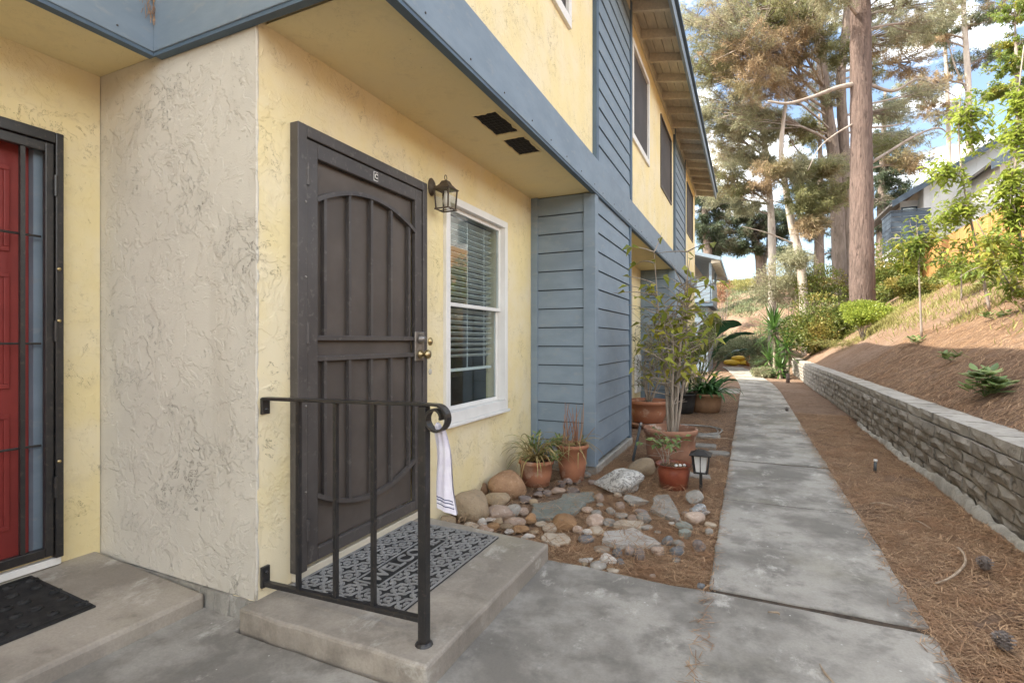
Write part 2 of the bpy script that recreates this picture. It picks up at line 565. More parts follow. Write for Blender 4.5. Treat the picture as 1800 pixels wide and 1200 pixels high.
M['bark_pale'] = plain('pale_eucalyptus_bark', (0.52, 0.46, 0.40), (0.38, 0.33, 0.29), 3, 0.85, 12, 0.4, 0.02, c3=(0.26, 0.21, 0.18), s3=5, stretch=(1.5, 1.5, 0.4))
M['branch'] = plain('branch_bark', (0.36, 0.31, 0.27), (0.25, 0.205, 0.175), 4, 0.95, 20, 0.5, 0.02)
M['fence'] = plain('cedar_fence', (0.52, 0.27, 0.10), (0.44, 0.21, 0.075), 2.5, 0.8, 30, 0.3, 0.004, c3=(0.36, 0.17, 0.07), s3=5, stretch=(1, 3, 0.3))
M['hwhite'] = plain('house_white_board', (0.72, 0.72, 0.70), (0.66, 0.66, 0.65), 2, 0.8, 30, 0.1)
M['hslate'] = plain('slate_blue_paint', (0.085, 0.115, 0.15), (0.07, 0.095, 0.125), 3, 0.6, 30, 0.15)
M['shingle'] = plain('grey_shingle', (0.075, 0.072, 0.07), (0.12, 0.115, 0.11), 4, 0.95, 30, 0.6, 0.02)
M['yellowbag'] = plain('yellow_sack', (0.72, 0.50, 0.06), (0.62, 0.40, 0.05), 4, 0.5)
M['orange'] = plain('orange_terracotta', (0.55, 0.22, 0.09), None, 4, 0.8)

# soil and pine-needle litter
t = NT('needle_litter_soil')
n_a = t.noise(0.8, 6, 0.62)
n_b = t.noise(6, 7, 0.68, None, 0.8)
str1 = t.noise(26, 5, 0.7, t.map((1, 3.2, 1)), 1.5)
str2 = t.noise(30, 5, 0.7, t.map((3.4, 1, 1)), 1.5)
col = t.mix(t.ramp(n_a, 0.38, 0.64), (0.225, 0.145, 0.098), (0.27, 0.19, 0.14))
col = t.mix(t.ramp(n_b, 0.46, 0.68), col, (0.155, 0.098, 0.066))
col = t.mix(t.ramp(str1, 0.50, 0.66), col, (0.36, 0.25, 0.165))
col = t.mix(t.ramp(str2, 0.54, 0.68), col, (0.11, 0.065, 0.045))
hh = t.math('ADD', t.math('ADD', str1, str2), t.math('MULTIPLY', n_b, 1.4))
M['litter'] = t.done(t.bsdf(col, 0.95, t.bump(hh, 0.8, 0.02), 0, 0.1))
M['needle'] = leafmat('fallen_pine_needle', (0.19, 0.095, 0.048), (0.54, 0.36, 0.21), (0.36, 0.21, 0.115), 0.1, 3.0, 0.7)

LEAF = {
    'pine': leafmat('pine_needles_olive', (0.16, 0.175, 0.07), (0.30, 0.295, 0.14), (0.30, 0.23, 0.13), 0.42, 0.42, 0.55),
    'pine_brown': leafmat('pine_needles_browned', (0.31, 0.22, 0.13), (0.44, 0.33, 0.20), (0.25, 0.235, 0.12), 0.42, 0.5, 0.6),
    'pine_grey': leafmat('pine_needles_grey_green', (0.25, 0.26, 0.15), (0.42, 0.41, 0.27), (0.36, 0.30, 0.20), 0.42, 0.5, 0.55),
    'pine_dark': leafmat('pine_needles_dark', (0.05, 0.075, 0.045), (0.11, 0.14, 0.075), (0.13, 0.11, 0.07), 0.3, 0.35, 0.55),
    'euc': leafmat('eucalyptus_leaf', (0.09, 0.125, 0.07), (0.17, 0.20, 0.11), (0.21, 0.15, 0.10), 0.35, 0.5, 0.5),
    'bush': leafmat('shrub_leaf', (0.085, 0.13, 0.03), (0.21, 0.24, 0.06), (0.30, 0.23, 0.06), 0.35, 1.2, 0.45),
    'lime': leafmat('lime_leaf', (0.20, 0.29, 0.045), (0.38, 0.43, 0.08), (0.28, 0.34, 0.07), 0.5, 1.2, 0.4),
    'lime_dark': leafmat('mid_green_leaf', (0.13, 0.21, 0.045), (0.26, 0.32, 0.07), (0.36, 0.33, 0.06), 0.45, 1.5, 0.4),
    'ficus': leafmat('yellow_green_leaf', (0.20, 0.26, 0.05), (0.44, 0.44, 0.07), (0.50, 0.44, 0.07), 0.45, 5, 0.4),
    'feather': leafmat('grey_green_fine_leaf', (0.12, 0.155, 0.06), (0.24, 0.25, 0.11), (0.26, 0.21, 0.10), 0.35, 4, 0.5),
    'fern': leafmat('deep_green_leaf', (0.04, 0.11, 0.035), (0.09, 0.19, 0.055), None, 0.3, 2, 0.4),
    'blade': leafmat('strap_leaf', (0.05, 0.12, 0.03), (0.11, 0.20, 0.05), None, 0.3, 2, 0.35),
    'banana': leafmat('broad_dark_leaf', (0.03, 0.085, 0.04), (0.05, 0.12, 0.05), None, 0.25, 2, 0.35),
    'banana_y': leafmat('broad_olive_leaf', (0.11, 0.15, 0.035), (0.15, 0.18, 0.045), None, 0.3, 2, 0.4),
    'dry': leafmat('dry_blade', (0.34, 0.24, 0.10), (0.48, 0.38, 0.18), (0.22, 0.24, 0.08), 0.3, 9, 0.6),
    'reddry': leafmat('red_dry_stem', (0.30, 0.12, 0.07), (0.42, 0.26, 0.16), None, 0.2, 9, 0.6),
    'succ': leafmat('succulent_leaf', (0.13, 0.22, 0.07), (0.28, 0.34, 0.13), None, 0.25, 9, 0.45),
    'cover': leafmat('pale_ground_cover', (0.17, 0.21, 0.105), (0.29, 0.32, 0.18), (0.33, 0.30, 0.20), 0.3, 0.9, 0.6),
    'grass': leafmat('dry_grass_blade', (0.20, 0.22, 0.06), (0.38, 0.34, 0.13), None, 0.35, 2, 0.6),
}
print('materials done')

# ================================================================== SETTING
# ------------------------------------------------------------------ terrain
xs = np.unique(np.round(np.concatenate([[-400, -200, -100, -60, -40], np.arange(-30, -3, 2.0), np.arange(-3, 1.5, 0.12), [1.50, 1.57, 1.60],
                                        np.arange(1.7, 8, 0.14), np.arange(8, 30, 1.0), [32, 40, 60, 100, 200, 400]]), 3))
ys = np.unique(np.round(np.concatenate([[-400, -200, -100, -50, -30, -20, -12, -8, -4, -2], np.arange(-1, 14, 0.14), np.arange(14, 50, 0.4),
                                        np.arange(50, 90, 4), [100, 130, 200, 400]]), 3))
GX, GY = np.meshgrid(xs, ys, indexing='ij')
GZ = hgt(GX, GY) + rng.normal(0, 0.006, GX.shape)
V = np.stack([GX, GY, GZ], -1).reshape(-1, 3)
nx_, ny_ = len(xs), len(ys)
idx = np.arange(nx_ * ny_).reshape(nx_, ny_)
Fq = np.stack([idx[:-1, :-1], idx[1:, :-1], idx[1:, 1:], idx[:-1, 1:]], -1).reshape(-1, 4)
mb = MB()
mb.V = V.tolist()
mb.F = Fq.tolist()
g = mk('ground', mb, M['litter'], None, True, origin=(0, 0, 0))
tag(g, 'bare soil and hillside covered in brown pine needle litter', kind='structure')

# ------------------------------------------------------------------ concrete
def slab(name, poly, z1, th, m, parent=None, bev=0.008):
    pts = []
    n = len(poly)
    for i in range(n):
        a, b = Vector(poly[i]), Vector(poly[(i + 1) % n])
        l_ = (b - a).length
        k = max(1, int(l_ / .11)) if l_ < 4 else max(1, int(l_ / .4))
        nrm_ = Vector((b - a).yx).normalized() if l_ else Vector((0, 0))
        for j in range(k):
            q = a.lerp(b, j / k)
            w = 0 if j == 0 else R.gauss(0, .0028) - (R.random() < .06) * R.uniform(.004, .012)
            pts.append((q.x + w * abs(nrm_.x), q.y + w * abs(nrm_.y)))
    return mk(name, MB().prism(pts, z1 - th, z1), m, parent, False, bev, 2)


pav = slab('pavement', [(-8, -7), (0.69, -7), (0.69, 2.635), (-1.02, 2.665), (-1.02, 1.46), (-1.94, 1.46), (-1.94, 1.535), (-8, 1.535)], 0.0, 0.12, M['conc'], None, 0.008)
tag(pav, 'large stained grey concrete slab in front of the porch step', kind='structure')
ye = [2.668, 4.25, 5.69, 7.41, 9.0, 10.6, 12.2, 13.8, 15.4, 17, 18.6, 20.2, 21.8, 23.4, 25.0, 26.4]
path0 = None
for i in range(len(ye) - 1):
    a, b = ye[i] + 0.018, ye[i + 1] - 0.018
    k = 0.035 * i * 0.3
    dz = R.uniform(-0.004, 0.006) + (0.006 if i == 0 else 0)
    sh = lambda y: 0.0 if y < 14 else 0.022 * (y - 14) ** 1.5
    p = [(-0.178 - sh(a), a), (0.69 - sh(a), a), (0.69 - sh(b), b), (-0.178 - sh(b), b)]
    if path0 is None:
        path0 = slab('path', p, 0.004, 0.12, M['conc'])
        tag(path0, 'straight grey concrete footpath running past the building', kind='structure')
    else:
        slab('slab', p, dz, 0.12, M['conc'], path0)
slab('slab', [(-1.9, 13.2), (-0.20, 13.2), (-0.20, 14.4), (-1.9, 14.4)], -0.004, 0.12, M['conc'], path0)

for i in range(len(ye) - 2):
    y = ye[i + 1]
    x_ = 0.022 * max(0, y - 14) ** 1.5
    mk('joint_dirt', MB().box(-0.174 - x_, 0.686 - x_, y - .0175, y + .0175, -.06, -.006), M['joint'], path0)
mk('joint_dirt', MB().box(-0.172, 0.686, 2.636, 2.685, -.06, -.008), M['joint'], path0)

st = slab('porch_step', [(-1.935, 1.475), (-1.0, 1.475), (-1.0, 2.66), (-1.935, 2.76)], 0.088, 0.16, M['conc_step'], None, 0.012)
tag(st, 'low concrete porch step under the dark security door', kind='structure')
p = [(-3.1, -3), (-2.233, -3), (-2.233, 1.535), (-3.1, 1.535)]
mb = MB().hexa([(p[0][0], p[0][1], -0.1), (p[1][0], p[1][1], -0.1), (p[2][0], p[2][1], -0.1), (p[3][0], p[3][1], -0.1),
                (p[0][0], p[0][1], .112), (p[1][0], p[1][1], .066), (p[2][0], p[2][1], .066), (p[3][0], p[3][1], .112)])
st2 = mk('entry_step', mb, M['conc_step'], None, False, 0.016)
tag(st2, 'worn concrete step in front of the red door', kind='structure')

# ================================================================== APARTMENT BUILDING
XW, XF, XL, XR = -1.92, -1.306, -2.607, -3.085      # door wall, upper face, left upper face, red-door wall
YG = 1.55                                             # grey return wall
ZS, ZB, ZT = 2.583, 2.868, 5.25                       # soffit, top of beam, wall top
B = thing('apartment_building', (-3.0, 4.0, 0), 'two storey yellow stucco apartment building with blue grey siding and beams', 'building')
grow = lambda h: (h[0] - .006, h[1] + .006, h[2] - .006, h[3] + .006)      # opening a little larger than the frame it takes
DOORC = (1.79, 2.71, 0.14, 2.15)
WIN = (3.09, 3.975, 0.70, 2.17)
D2 = (7.7, 9.25, 0.1, 2.17)
mk('wall', MB().wall('x', YG + 0.004, 15.0, -0.1, 2.62, XW - 0.16, XW, [DOORC, grow(WIN), D2]), M['stucco'], B)
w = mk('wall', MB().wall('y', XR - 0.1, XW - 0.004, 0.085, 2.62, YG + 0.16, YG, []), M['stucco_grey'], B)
w['label'] = 'stucco return wall between the two doors, skylight grey put into its colour'
# rough stucco bead down the outside corner
mb = MB()
zz = np.linspace(0.09, 2.58, 60)
mb.tube([(XW - 0.006 + R.uniform(-.002, .002), YG + 0.006 + R.uniform(-.002, .002), z) for z in zz], [0.0072 + R.uniform(-.001, .0015) for z in zz], 8)
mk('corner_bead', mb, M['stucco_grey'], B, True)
RD = (0.40, 1.325, 0.17, 2.15)
mk('wall', MB().wall('x', -7, YG - 0.003, 0.06, 2.62, XR - 0.16, XR, [RD]), M['stucco'], B)
# footing under the grey wall
mb = MB()
xx = np.linspace(-3.06, -1.925, 24)
for i in range(23):
    j0, j1 = R.uniform(0.0, 0.02), R.uniform(0.0, 0.02)
    mb.hexa([(xx[i], YG - 0.012 - j0, -.05), (xx[i + 1], YG - 0.012 - j1, -.05), (xx[i + 1], YG + .1, -.05), (xx[i], YG + .1, -.05),
             (xx[i], YG - 0.005 - j0 * .5, .076 + j0 * .4), (xx[i + 1], YG - .005 - j1 * .5, .076 + j1 * .4), (xx[i + 1], YG + .1, .08), (xx[i], YG + .1, .08)])
mk('footing', mb, M['conc_edge'], B)

# inside: dark rooms so windows look into something
mk('interior_wall', MB().box(-5.0, -4.95, 1.8, 15, 0, 5.2).box(-5, -2.09, 2.90, 2.95, 0.02, 2.6).box(-5, -2.09, 4.45, 4.5, 0.02, 2.6), M['room'], B)
mk('floor_slab', MB().box(-9, XW - 0.17, 1.75, 15, -0.05, 0.1).box(-9, XF - 0.15, 1.75, 14.45, 2.66, 2.80), M['dark'], B)

# upper walls
UW1 = (2.75, 3.86, 3.76, 4.86)
UW2 = (6.37, 7.42, 3.76, 4.84)
UW3 = (8.62, 9.83, 3.75, 4.87)
UW4 = (12.5, 13.8, 3.75, 4.87)
YE = 14.5
mk('upper_wall', MB().wall('x', YG + 0.02, YE, 2.60, ZT, XF - 0.15, XF, [grow(UW1), grow(UW2), grow(UW3), grow(UW4)]), M['stucco'], B)
mk('upper_wall', MB().wall('x', -7, YG - 0.01, 2.60, ZT, XL - 0.15, XL, []), M['stucco'], B)
mk('upper_wall', MB().wall('y', XL - 0.02, XF, 2.60, ZT, YG + 0.17, YG + 0.02, []), M['stucco'], B)
mk('end_wall', MB().wall('y', -9, XF - 0.003, -0.1, ZT, YE - 0.16, YE - 0.003, []), M['stucco'], B)
mk('back_wall', MB().box(-9.2, -9, -7, YE, -0.1, ZT), M['stucco'], B)
mk('end_wall', MB().wall('y', -9, XL, -0.1, ZT, -6.9, -7.02, []), M['stucco'], B)

# soffits with the two torn vents
V1 = (2.77, 3.10)
V2 = (3.185, 3.50)
VX = (-1.545, -1.375)
mb = MB()
xsx = [XW - 0.003, VX[0], VX[1], XF + 0.02]
ysx = [YG + 0.045, V1[0], V1[1], V2[0], V2[1], 4.64]
for i in range(3):
    for j in range(5):
        if i == 1 and j in (1, 3):
            continue
        mb.add([(xsx[i], ysx[j], ZS), (xsx[i + 1], ysx[j], ZS), (xsx[i + 1], ysx[j + 1], ZS), (xsx[i], ysx[j + 1], ZS)], [(3, 2, 1, 0)])
for q in (V1, V2):
    c = [(VX[0], q[0]), (VX[1], q[0]), (VX[1], q[1]), (VX[0], q[1])]
    for k in range(4):
        a, b = c[k], c[(k + 1) % 4]
        mb.add([(a[0], a[1], ZS), (b[0], b[1], ZS), (b[0], b[1], ZS + .005), (a[0], a[1], ZS + .005)], [(0, 1, 2, 3)])
sf = mk('soffit', mb, M['soffit'], B)
for q in (V1, V2):
    mk('vent_cavity', MB().box(VX[0] - .02, VX[1] + .02, q[0] - .02, q[1] + .02, ZS + 0.006, ZS + 0.012), M['dark'], sf)
    mb = MB()
    for k in range(9):
        y = q[0] + (k + .5) * (q[1] - q[0]) / 9
        mb.tube([(VX[0], y, ZS + .003), (VX[1], y + R.uniform(-.01, .01), ZS + .003 + R.uniform(-.004, .001))], .0016, 4)
    for k in range(5):
        x = VX[0] + (k + .5) * (VX[1] - VX[0]) / 5
        mb.tube([(x, q[0], ZS + .002), (x, q[1], ZS + .002)], .0016, 4)
    mk('vent_mesh', mb, M['iron'], sf)
    # torn ragged paper/plaster lip round the hole
    mb = MB()
    per = []
    for (ax, ay, bx, by) in ((VX[0], q[0], VX[1], q[0]), (VX[1], q[0], VX[1], q[1]), (VX[1], q[1], VX[0], q[1]), (VX[0], q[1], VX[0], q[0])):
        for k in range(8):
            per.append((ax + (bx - ax) * k / 8, ay + (by - ay) * k / 8))
    pts = [(x + R.uniform(-.006, .006), y + R.uniform(-.006, .006), ZS - .001) for x, y in per]
    pts.append(pts[0])
    mb.tube(pts, [R.uniform(.003, .008) for _ in pts], 5)
    mk('vent_lip', mb, M['soffit'], sf)
mk('soffit', MB().box(XR, XL + 0.015, -7, YG - 0.002, ZS, ZS + 0.03), M['soffit'], B)
mk('soffit', MB().box(XW, XF + 0.02, 6.19, 10.2, ZS, ZS + 0.03), M['soffit'], B)
mk('soffit', MB().box(XW, XF + 0.02, 11.95, YE - .01, ZS, ZS + 0.03), M['soffit'], B)

# fascia beams: board + dark drip edge underneath
PB = 0.045
f1 = mk('fascia_beam', MB().box(XF - 0.01, XF + PB, YG - PB, YE + 0.02, ZS - 0.012, ZB), M['blue'], B, False, 0.004)
mk('drip_edge', MB().box(XF - 0.004, XF + PB - 0.006, YG - PB + .006, YE, ZS - 0.03, ZS - 0.0125), M['blue_dark'], f1)
f2 = mk('fascia_beam', MB().box(XL + PB + .001, XF - 0.011, YG - PB, YG + 0.012, ZS - 0.012, ZB), M['blue'], B, False, 0.004)
mk('drip_edge', MB().box(XL + PB - .004, XF - 0.005, YG - PB + .006, YG - 0.003, ZS - 0.03, ZS - 0.0125), M['blue_dark'], f2)
f3 = mk('fascia_beam', MB().box(XL - 0.01, XL + PB, -7.05, YG - PB + .02, ZS - 0.012, ZB), M['blue'], B, False, 0.004)
mk('drip_edge', MB().box(XL - 0.004, XL + PB - 0.006, -7.05, YG - PB + .012, ZS - 0.03, ZS - 0.0125), M['blue_dark'], f3)
mb = MB()
for (x, ax) in ((XF + PB, 'x'), (XL + PB, 'x')):
    for k in range(34):
        y = (1.9 if x > -2 else -2) + k * .37 + R.uniform(-.05, .05)
        if x < -2 and y > 1.4 or y > YE:
            continue
        z = ZS + 0.022 + R.uniform(0, .01)
        mb.tube([(x - .003, y, z), (x + .004, y, z)], R.uniform(.004, .006), 6)
tag(mk('nail_head', mb, M['bronze'], B), kind='stuff')

# siding: return panels (face -y) and front panels (face +x)
PH = 0.178


def plank_x(y0, y1, z0, z1, x):      # faces +x
    return MB().hexa([(x, y0, z0), (x + .020, y0, z0), (x + .020, y1, z0), (x, y1, z0), (x, y0, z1), (x + .010, y0, z1), (x + .010, y1, z1), (x, y1, z1)])


def plank_y(x0, x1, z0, z1, y):      # faces -y
    return MB().hexa([(x0, y - .020, z0), (x1, y - .020, z0), (x1, y, z0), (x0, y, z0), (x0, y - .010, z1), (x1, y - .010, z1), (x1, y, z1), (x0, y, z1)])


def siding_x(y0, y1, z0, z1, x, cls='siding_panel'):
    p = mk(cls, MB().box(x - .03, x + .002, y0, y1, z0, z1), M['gap'], B)
    z = z0
    while z < z1 - 0.02:
        zt = min(z + PH - 0.009, z1 - .001)
        mk('plank', plank_x(y0 + .001, y1 - .001, z + .001, zt, x + .0025), M['blue'], p)
        z += PH
    return p


def siding_y(x0, x1, z0, z1, y):
    p = mk('siding_panel', MB().box(x0, x1, y - .002, y + .03, z0, z1), M['gap'], B)
    z = z0
    while z < z1 - 0.02:
        zt = min(z + PH - 0.009, z1 - .001)
        mk('plank', plank_y(x0 + .001, x1 - .001, z + .001, zt, y - .0025), M['blue'], p)
        z += PH
    return p


for (ya, yb) in ((4.64, 6.18), (10.2, 11.93)):
    siding_y(XW + .001, XF - .075, 0.09, ZS - .001, ya)
    siding_x(ya + .07, yb - .06, 0.09, ZS - .015, XF)
    mk('corner_trim', MB().box(XW + .002, XW + .07, ya - .034, ya - .005, 0.06, ZS - .002), M['blue'], B, False, .003)
    mk('corner_trim', MB().box(XF - .085, XF + .03, ya - .036, ya + .068, 0.05, ZS - .014), M['blue'], B, False, .004)
    mk('corner_trim', MB().box(XF - .03, XF + .032, yb - .058, yb + .02, 0.05, ZS - .014), M['blue_dark'], B, False, .004)
    mk('footing', MB().box(XW, XF + .045, ya - .02, yb + .03, -.1, .058), M['conc_edge'], B, False, .012)
    siding_y(XW + .001, XF - .03, 0.09, ZS - .001, yb + .019)
    # upper column of siding
    siding_x(ya + .05, yb - .05, ZB + .003, ZT - .001, XF + .006, 'siding_panel')
    mk('corner_trim', MB().box(XF - .002, XF + .040, ya - .03, ya + .049, ZB + .001, ZT - .004), M['blue_dark'], B, False, .003)
    mk('corner_trim', MB().box(XF - .002, XF + .040, yb - .049, yb + .03, ZB + .001, ZT - .004), M['blue_dark'], B, False, .003)


# windows (in walls facing +x)
def window(y0, y1, z0, z1, x, trim=0.055, tm='white', blinds=True, screen=False, split=0.5, horiz=True, tproud=.028):
    o = MB()
    for (a, b, c, d) in ((y0 - trim, y1 + trim, z1, z1 + trim), (y0 - trim, y1 + trim, z0 - trim - .02, z0), (y0 - trim, y0, z0, z1), (y1, y1 + trim, z0, z1)):
        o.box(x - .06, x + tproud, a, b, c, d)
    w = mk('window', o, M[tm], B, False, .004)
    f = .03
    zm = z0 + (z1 - z0) * split
    for k, (a, b, c, d, dx) in enumerate([(y0, y1, zm - .012, z1, -.028), (y0, y1, z0, zm + .02, -.055)] if horiz else [(y0, (y0 + y1) / 2 + .02, z0, z1, -.028), ((y0 + y1) / 2 - .02, y1, z0, z1, -.055)]):
        s_ = MB()
        for q in ((a, b, d - f, d), (a, b, c, c + f), (a, a + f, c + f, d - f), (b - f, b, c + f, d - f)):
            s_.box(x + dx - .012, x + dx + .012, q[0] + .001, q[1] - .001, q[2] + .001, q[3] - .001)
        mk('sash', s_, M[tm], w, False, .003)
        mk('pane', MB().box(x + dx - .003, x + dx + .001, a + f, b - f, c + f, d - f), M['glass'], w)
    if screen:
        mk('insect_screen', MB().box(x - .008, x - .006, y0 + .002, y1 - .002, z0 + .002, z1 - .002), M['winscreen'], w)
        mk('screen_frame', MB().box(x - .012, x - .002, y0, y0 + .02, z0, z1).box(x - .012, x - .002, y1 - .02, y1, z0, z1).box(x - .012, x - .002, y0, y1, z0, z0 + .02), M['bronze'], w)
    if blinds:
        zb = z0 + (0.20 * (z1 - z0) if not screen else .03)
        n = int((z1 - .06 - zb) / 0.043)
        z = z1 - .05
        base = MB().hexa([(x - .135, y0 + .02, z - .010), (x - .095, y0 + .02, z + .010), (x - .095, y1 - .02, z + .010), (x - .135, y1 - .02, z - .010),
                          (x - .135, y0 + .02, z - .007), (x - .095, y0 + .02, z + .013), (x - .095, y1 - .02, z + .013), (x - .135, y1 - .02, z - .007)])
        s0 = mk('blind_slat', base, M['white'], w)
        for k in range(1, n):
            inst(s0, (0, 0, -0.043 * k))
        mb = MB()
        for yy in (y0 + .16, (y0 + y1) / 2, y1 - .16):
            mb.box(x - .094, x - .0925, yy - .004, yy + .004, zb, z1 - .03)
        mk('blind_tape', mb, M['white'], w)
        mk('blind_rail', MB().box(x - .135, x - .095, y0 + .02, y1 - .02, zb - .02, zb), M['white'], w)
    return w


window(*WIN, XW, .055, 'white', True, False, .52)
mk('sill', MB().box(XW + .002, XW + .05, WIN[0] - .06, WIN[1] + .06, WIN[2] - .10, WIN[2] - .076), M['white'], B, False, .004)
window(*UW1, XF, .06, 'white', False, True, .5, False)
window(*UW2, XF, .06, 'white', False, True, .5, False)
window(*UW3, XF, .025, 'bronze', False, True, .5, False, .02)
window(*UW4, XF, .025, 'bronze', False, True, .5, False, .02)

# second porch door, mostly hidden behind the siding box
d2 = mk('patio_door', MB().box(XW - .08, XW + .02, D2[0] - .06, D2[0], .1, D2[3] + .06).box(XW - .08, XW + .02, D2[1], D2[1] + .07, .1, D2[3] + .06).box(XW - .08, XW + .02, D2[0], D2[1], D2[3], D2[3] + .06), M['cream_trim'], B)
mk('door_leaf', MB().box(XW - .07, XW - .03, D2[0], D2[1], .1, D2[3]), M['dark'], d2)
mk('pane', MB().box(XW - .028, XW - .022, D2[0] + .1, D2[1] - .1, .25, D2[3] - .1), M['glass'], d2)
mk('utility_panel', MB().box(XW + .002, XW + .05, 9.55, 10.0, .25, .95), M['white'], B, False, .01)


# ---------------------------------------------------------------- security door C
def arc(y0, y1, ze, zm, x, n=20):
    pts = []
    for i in range(n + 1):
        s_ = i / n * 2 - 1
        pts.append((x, y0 + (y1 - y0) * i / n, ze + (zm - ze) * (1 - s_ * s_)))
    return pts


Y0, Y1, Z0, Z1 = 1.728, 2.770, 0.152, 2.209
X0 = XW
sd = MB()
sd.box(X0 - .01, X0 + .05, Y0, Y0 + .055, Z0 - .02, Z1)
sd.box(X0 - .01, X0 + .05, Y1 - .045, Y1, Z0 - .02, Z1)
sd.box(X0 - .01, X0 + .05, Y0 + .055, Y1 - .045, Z1 - .055, Z1)
sdo = mk('security_door', sd, M['bronze'], B, False, .004)
sdo['label'] = 'dark bronze security screen door with arched bars'
a, b = Y0 + .060, Y1 - .050
lf = MB()
lf.box(X0 + .012, X0 + .042, a, a + .068, Z0, Z1 - .06)
lf.box(X0 + .012, X0 + .042, b - .068, b, Z0, Z1 - .06)
lf.box(X0 + .012, X0 + .042, a + .068, b - .068, Z1 - .135, Z1 - .06)
lf.box(X0 + .012, X0 + .042, a + .068, b - .068, Z0, Z0 + .06)
mk('leaf_frame', lf, M['bronze'], sdo, False, .004)
ia, ib = a + .068, b - .068
mk('cross_rail', MB().box(X0 + .014, X0 + .04, ia, ib, 1.205, 1.230), M['bronze'], sdo, False, .002)
mk('cross_rail', MB().box(X0 + .014, X0 + .04, ia, ib, 1.105, 1.130), M['bronze'], sdo, False, .002)
mk('arch_bar', MB().strip(arc(ia - .005, ib + .005, 1.88, 1.99, X0 + .03), .026, .022, (1, 0, 0)), M['bronze'], sdo)
mk('curved_bar', MB().strip(arc(ia - .005, ib + .005, 0.465, 0.355, X0 + .03), .026, .022, (1, 0, 0)), M['bronze'], sdo)
for k in range(5):
    y = ia + .055 + k * (ib - ia - .11) / 4
    s_ = (y - ia) / (ib - ia) * 2 - 1
    zt = 1.88 + .11 * (1 - s_ * s_)
    zb = .465 - .11 * (1 - s_ * s_)
    mk('bar', MB().box(X0 + .018, X0 + .036, y - .009, y + .009, 1.23, zt), M['bronze'], sdo)
    mk('bar', MB().box(X0 + .018, X0 + .036, y - .009, y + .009, zb, 1.105), M['bronze'], sdo)
mk('screen_mesh', MB().box(X0 + .004, X0 + .006, ia, ib, Z0 + .06, Z1 - .135), M['screen'], sdo)
mk('inner_door', MB().box(X0 - .13, X0 - .09, DOORC[0], DOORC[1] - .08, DOORC[2], DOORC[3]), M['tan_door'], sdo)
mk('inner_jamb', MB().box(X0 - .12, X0 - .085, DOORC[1] - .079, DOORC[1] - .03, DOORC[2], DOORC[3]), M['white'], sdo)
mk('threshold', MB().box(X0 - .15, X0 + .03, Y0 + .005, Y1 - .005, .089, Z0 - .022), M['cream_trim'], sdo, False, .006)
for z in (1.98, 1.24, .32):
    mk('hinge', MB().tube([(X0 + .05, a - .002, z - .05), (X0 + .05, a - .002, z + .05)], .0085, 8), M['bronze'], sdo)
lk = mk('lock_plate', MB().box(X0 + .040, X0 + .054, b - .085, b + .012, 1.08, 1.26), M['steel'], sdo, False, .004)
yk = b - .035


def xlathe(name, y, z, x0, prof, m, parent):
    mb = MB().lathe((0, 0, 0), prof, 20)
    mb.V = [(x0 + vz, y + vx, z + vy) for (vx, vy, vz) in mb.V]
    return mk(name, mb, m, parent, True)


xlathe('deadbolt', yk, 1.215, X0 + .054, [(.030, 0), (.030, .012), (.022, .02), (.018, .034), (.002, .036)], M['steel'], sdo)
xlathe('door_knob', yk, 1.12, X0 + .054, [(.028, 0), (.027, .01), (.013, .018), (.013, .035), (.026, .045), (.029, .058), (.022, .07), (.004, .074)], M['brass'], sdo)
for z in (1.85, 1.5, .9, .5):
    xlathe('screw', Y0 + .045, z, X0 + .05, [(.006, 0), (.005, .003), (.001, .004)], M['steel'], sdo)


def text_mesh(s, size, ext=0.002, bold=0.0):
    cu = bpy.data.curves.new('txt', 'FONT')
    cu.body = s
    cu.size = size
    cu.extrude = ext
    cu.offset = bold
    cu.align_x = 'CENTER'
    cu.align_y = 'CENTER'
    o = bpy.data.objects.new('txt', cu)
    COL.objects.link(o)
    dg = bpy.context.evaluated_depsgraph_get()
    me = bpy.data.meshes.new_from_object(o.evaluated_get(dg))
    vs = [v.co.copy() for v in me.vertices]
    fs = [tuple(p.vertices) for p in me.polygons]
    bpy.data.objects.remove(o)
    bpy.data.meshes.remove(me)
    return vs, fs


yc_ = 2.275
plq = mk('letter_tag', MB().box(X0 + .042, X0 + .045, yc_ - .017, yc_ + .017, 2.087, 2.137), M['signwhite'], sdo)
mk('letter_border', MB().box(X0 + .042, X0 + .0462, yc_ - .014, yc_ + .014, 2.091, 2.133), M['rubber'], sdo)
vs, fs = text_mesh('C', .036, .0006, .0008)
mk('letter', MB().add([(X0 + .0472 + v.z, yc_ + v.x, 2.112 + v.y) for v in vs], fs), M['signwhite'], sdo)
xlathe('doorbell', 2.874, 1.20, X0 + .001, [(.026, 0), (.025, .006), (.015, .009), (.010, .014), (.002, .015)], M['brass'], B)
xlathe('patched_hole', 2.874, 1.0, X0 + .0005, [(.02, 0), (.018, .003), (.002, .004)], M['stucco_grey'], B)

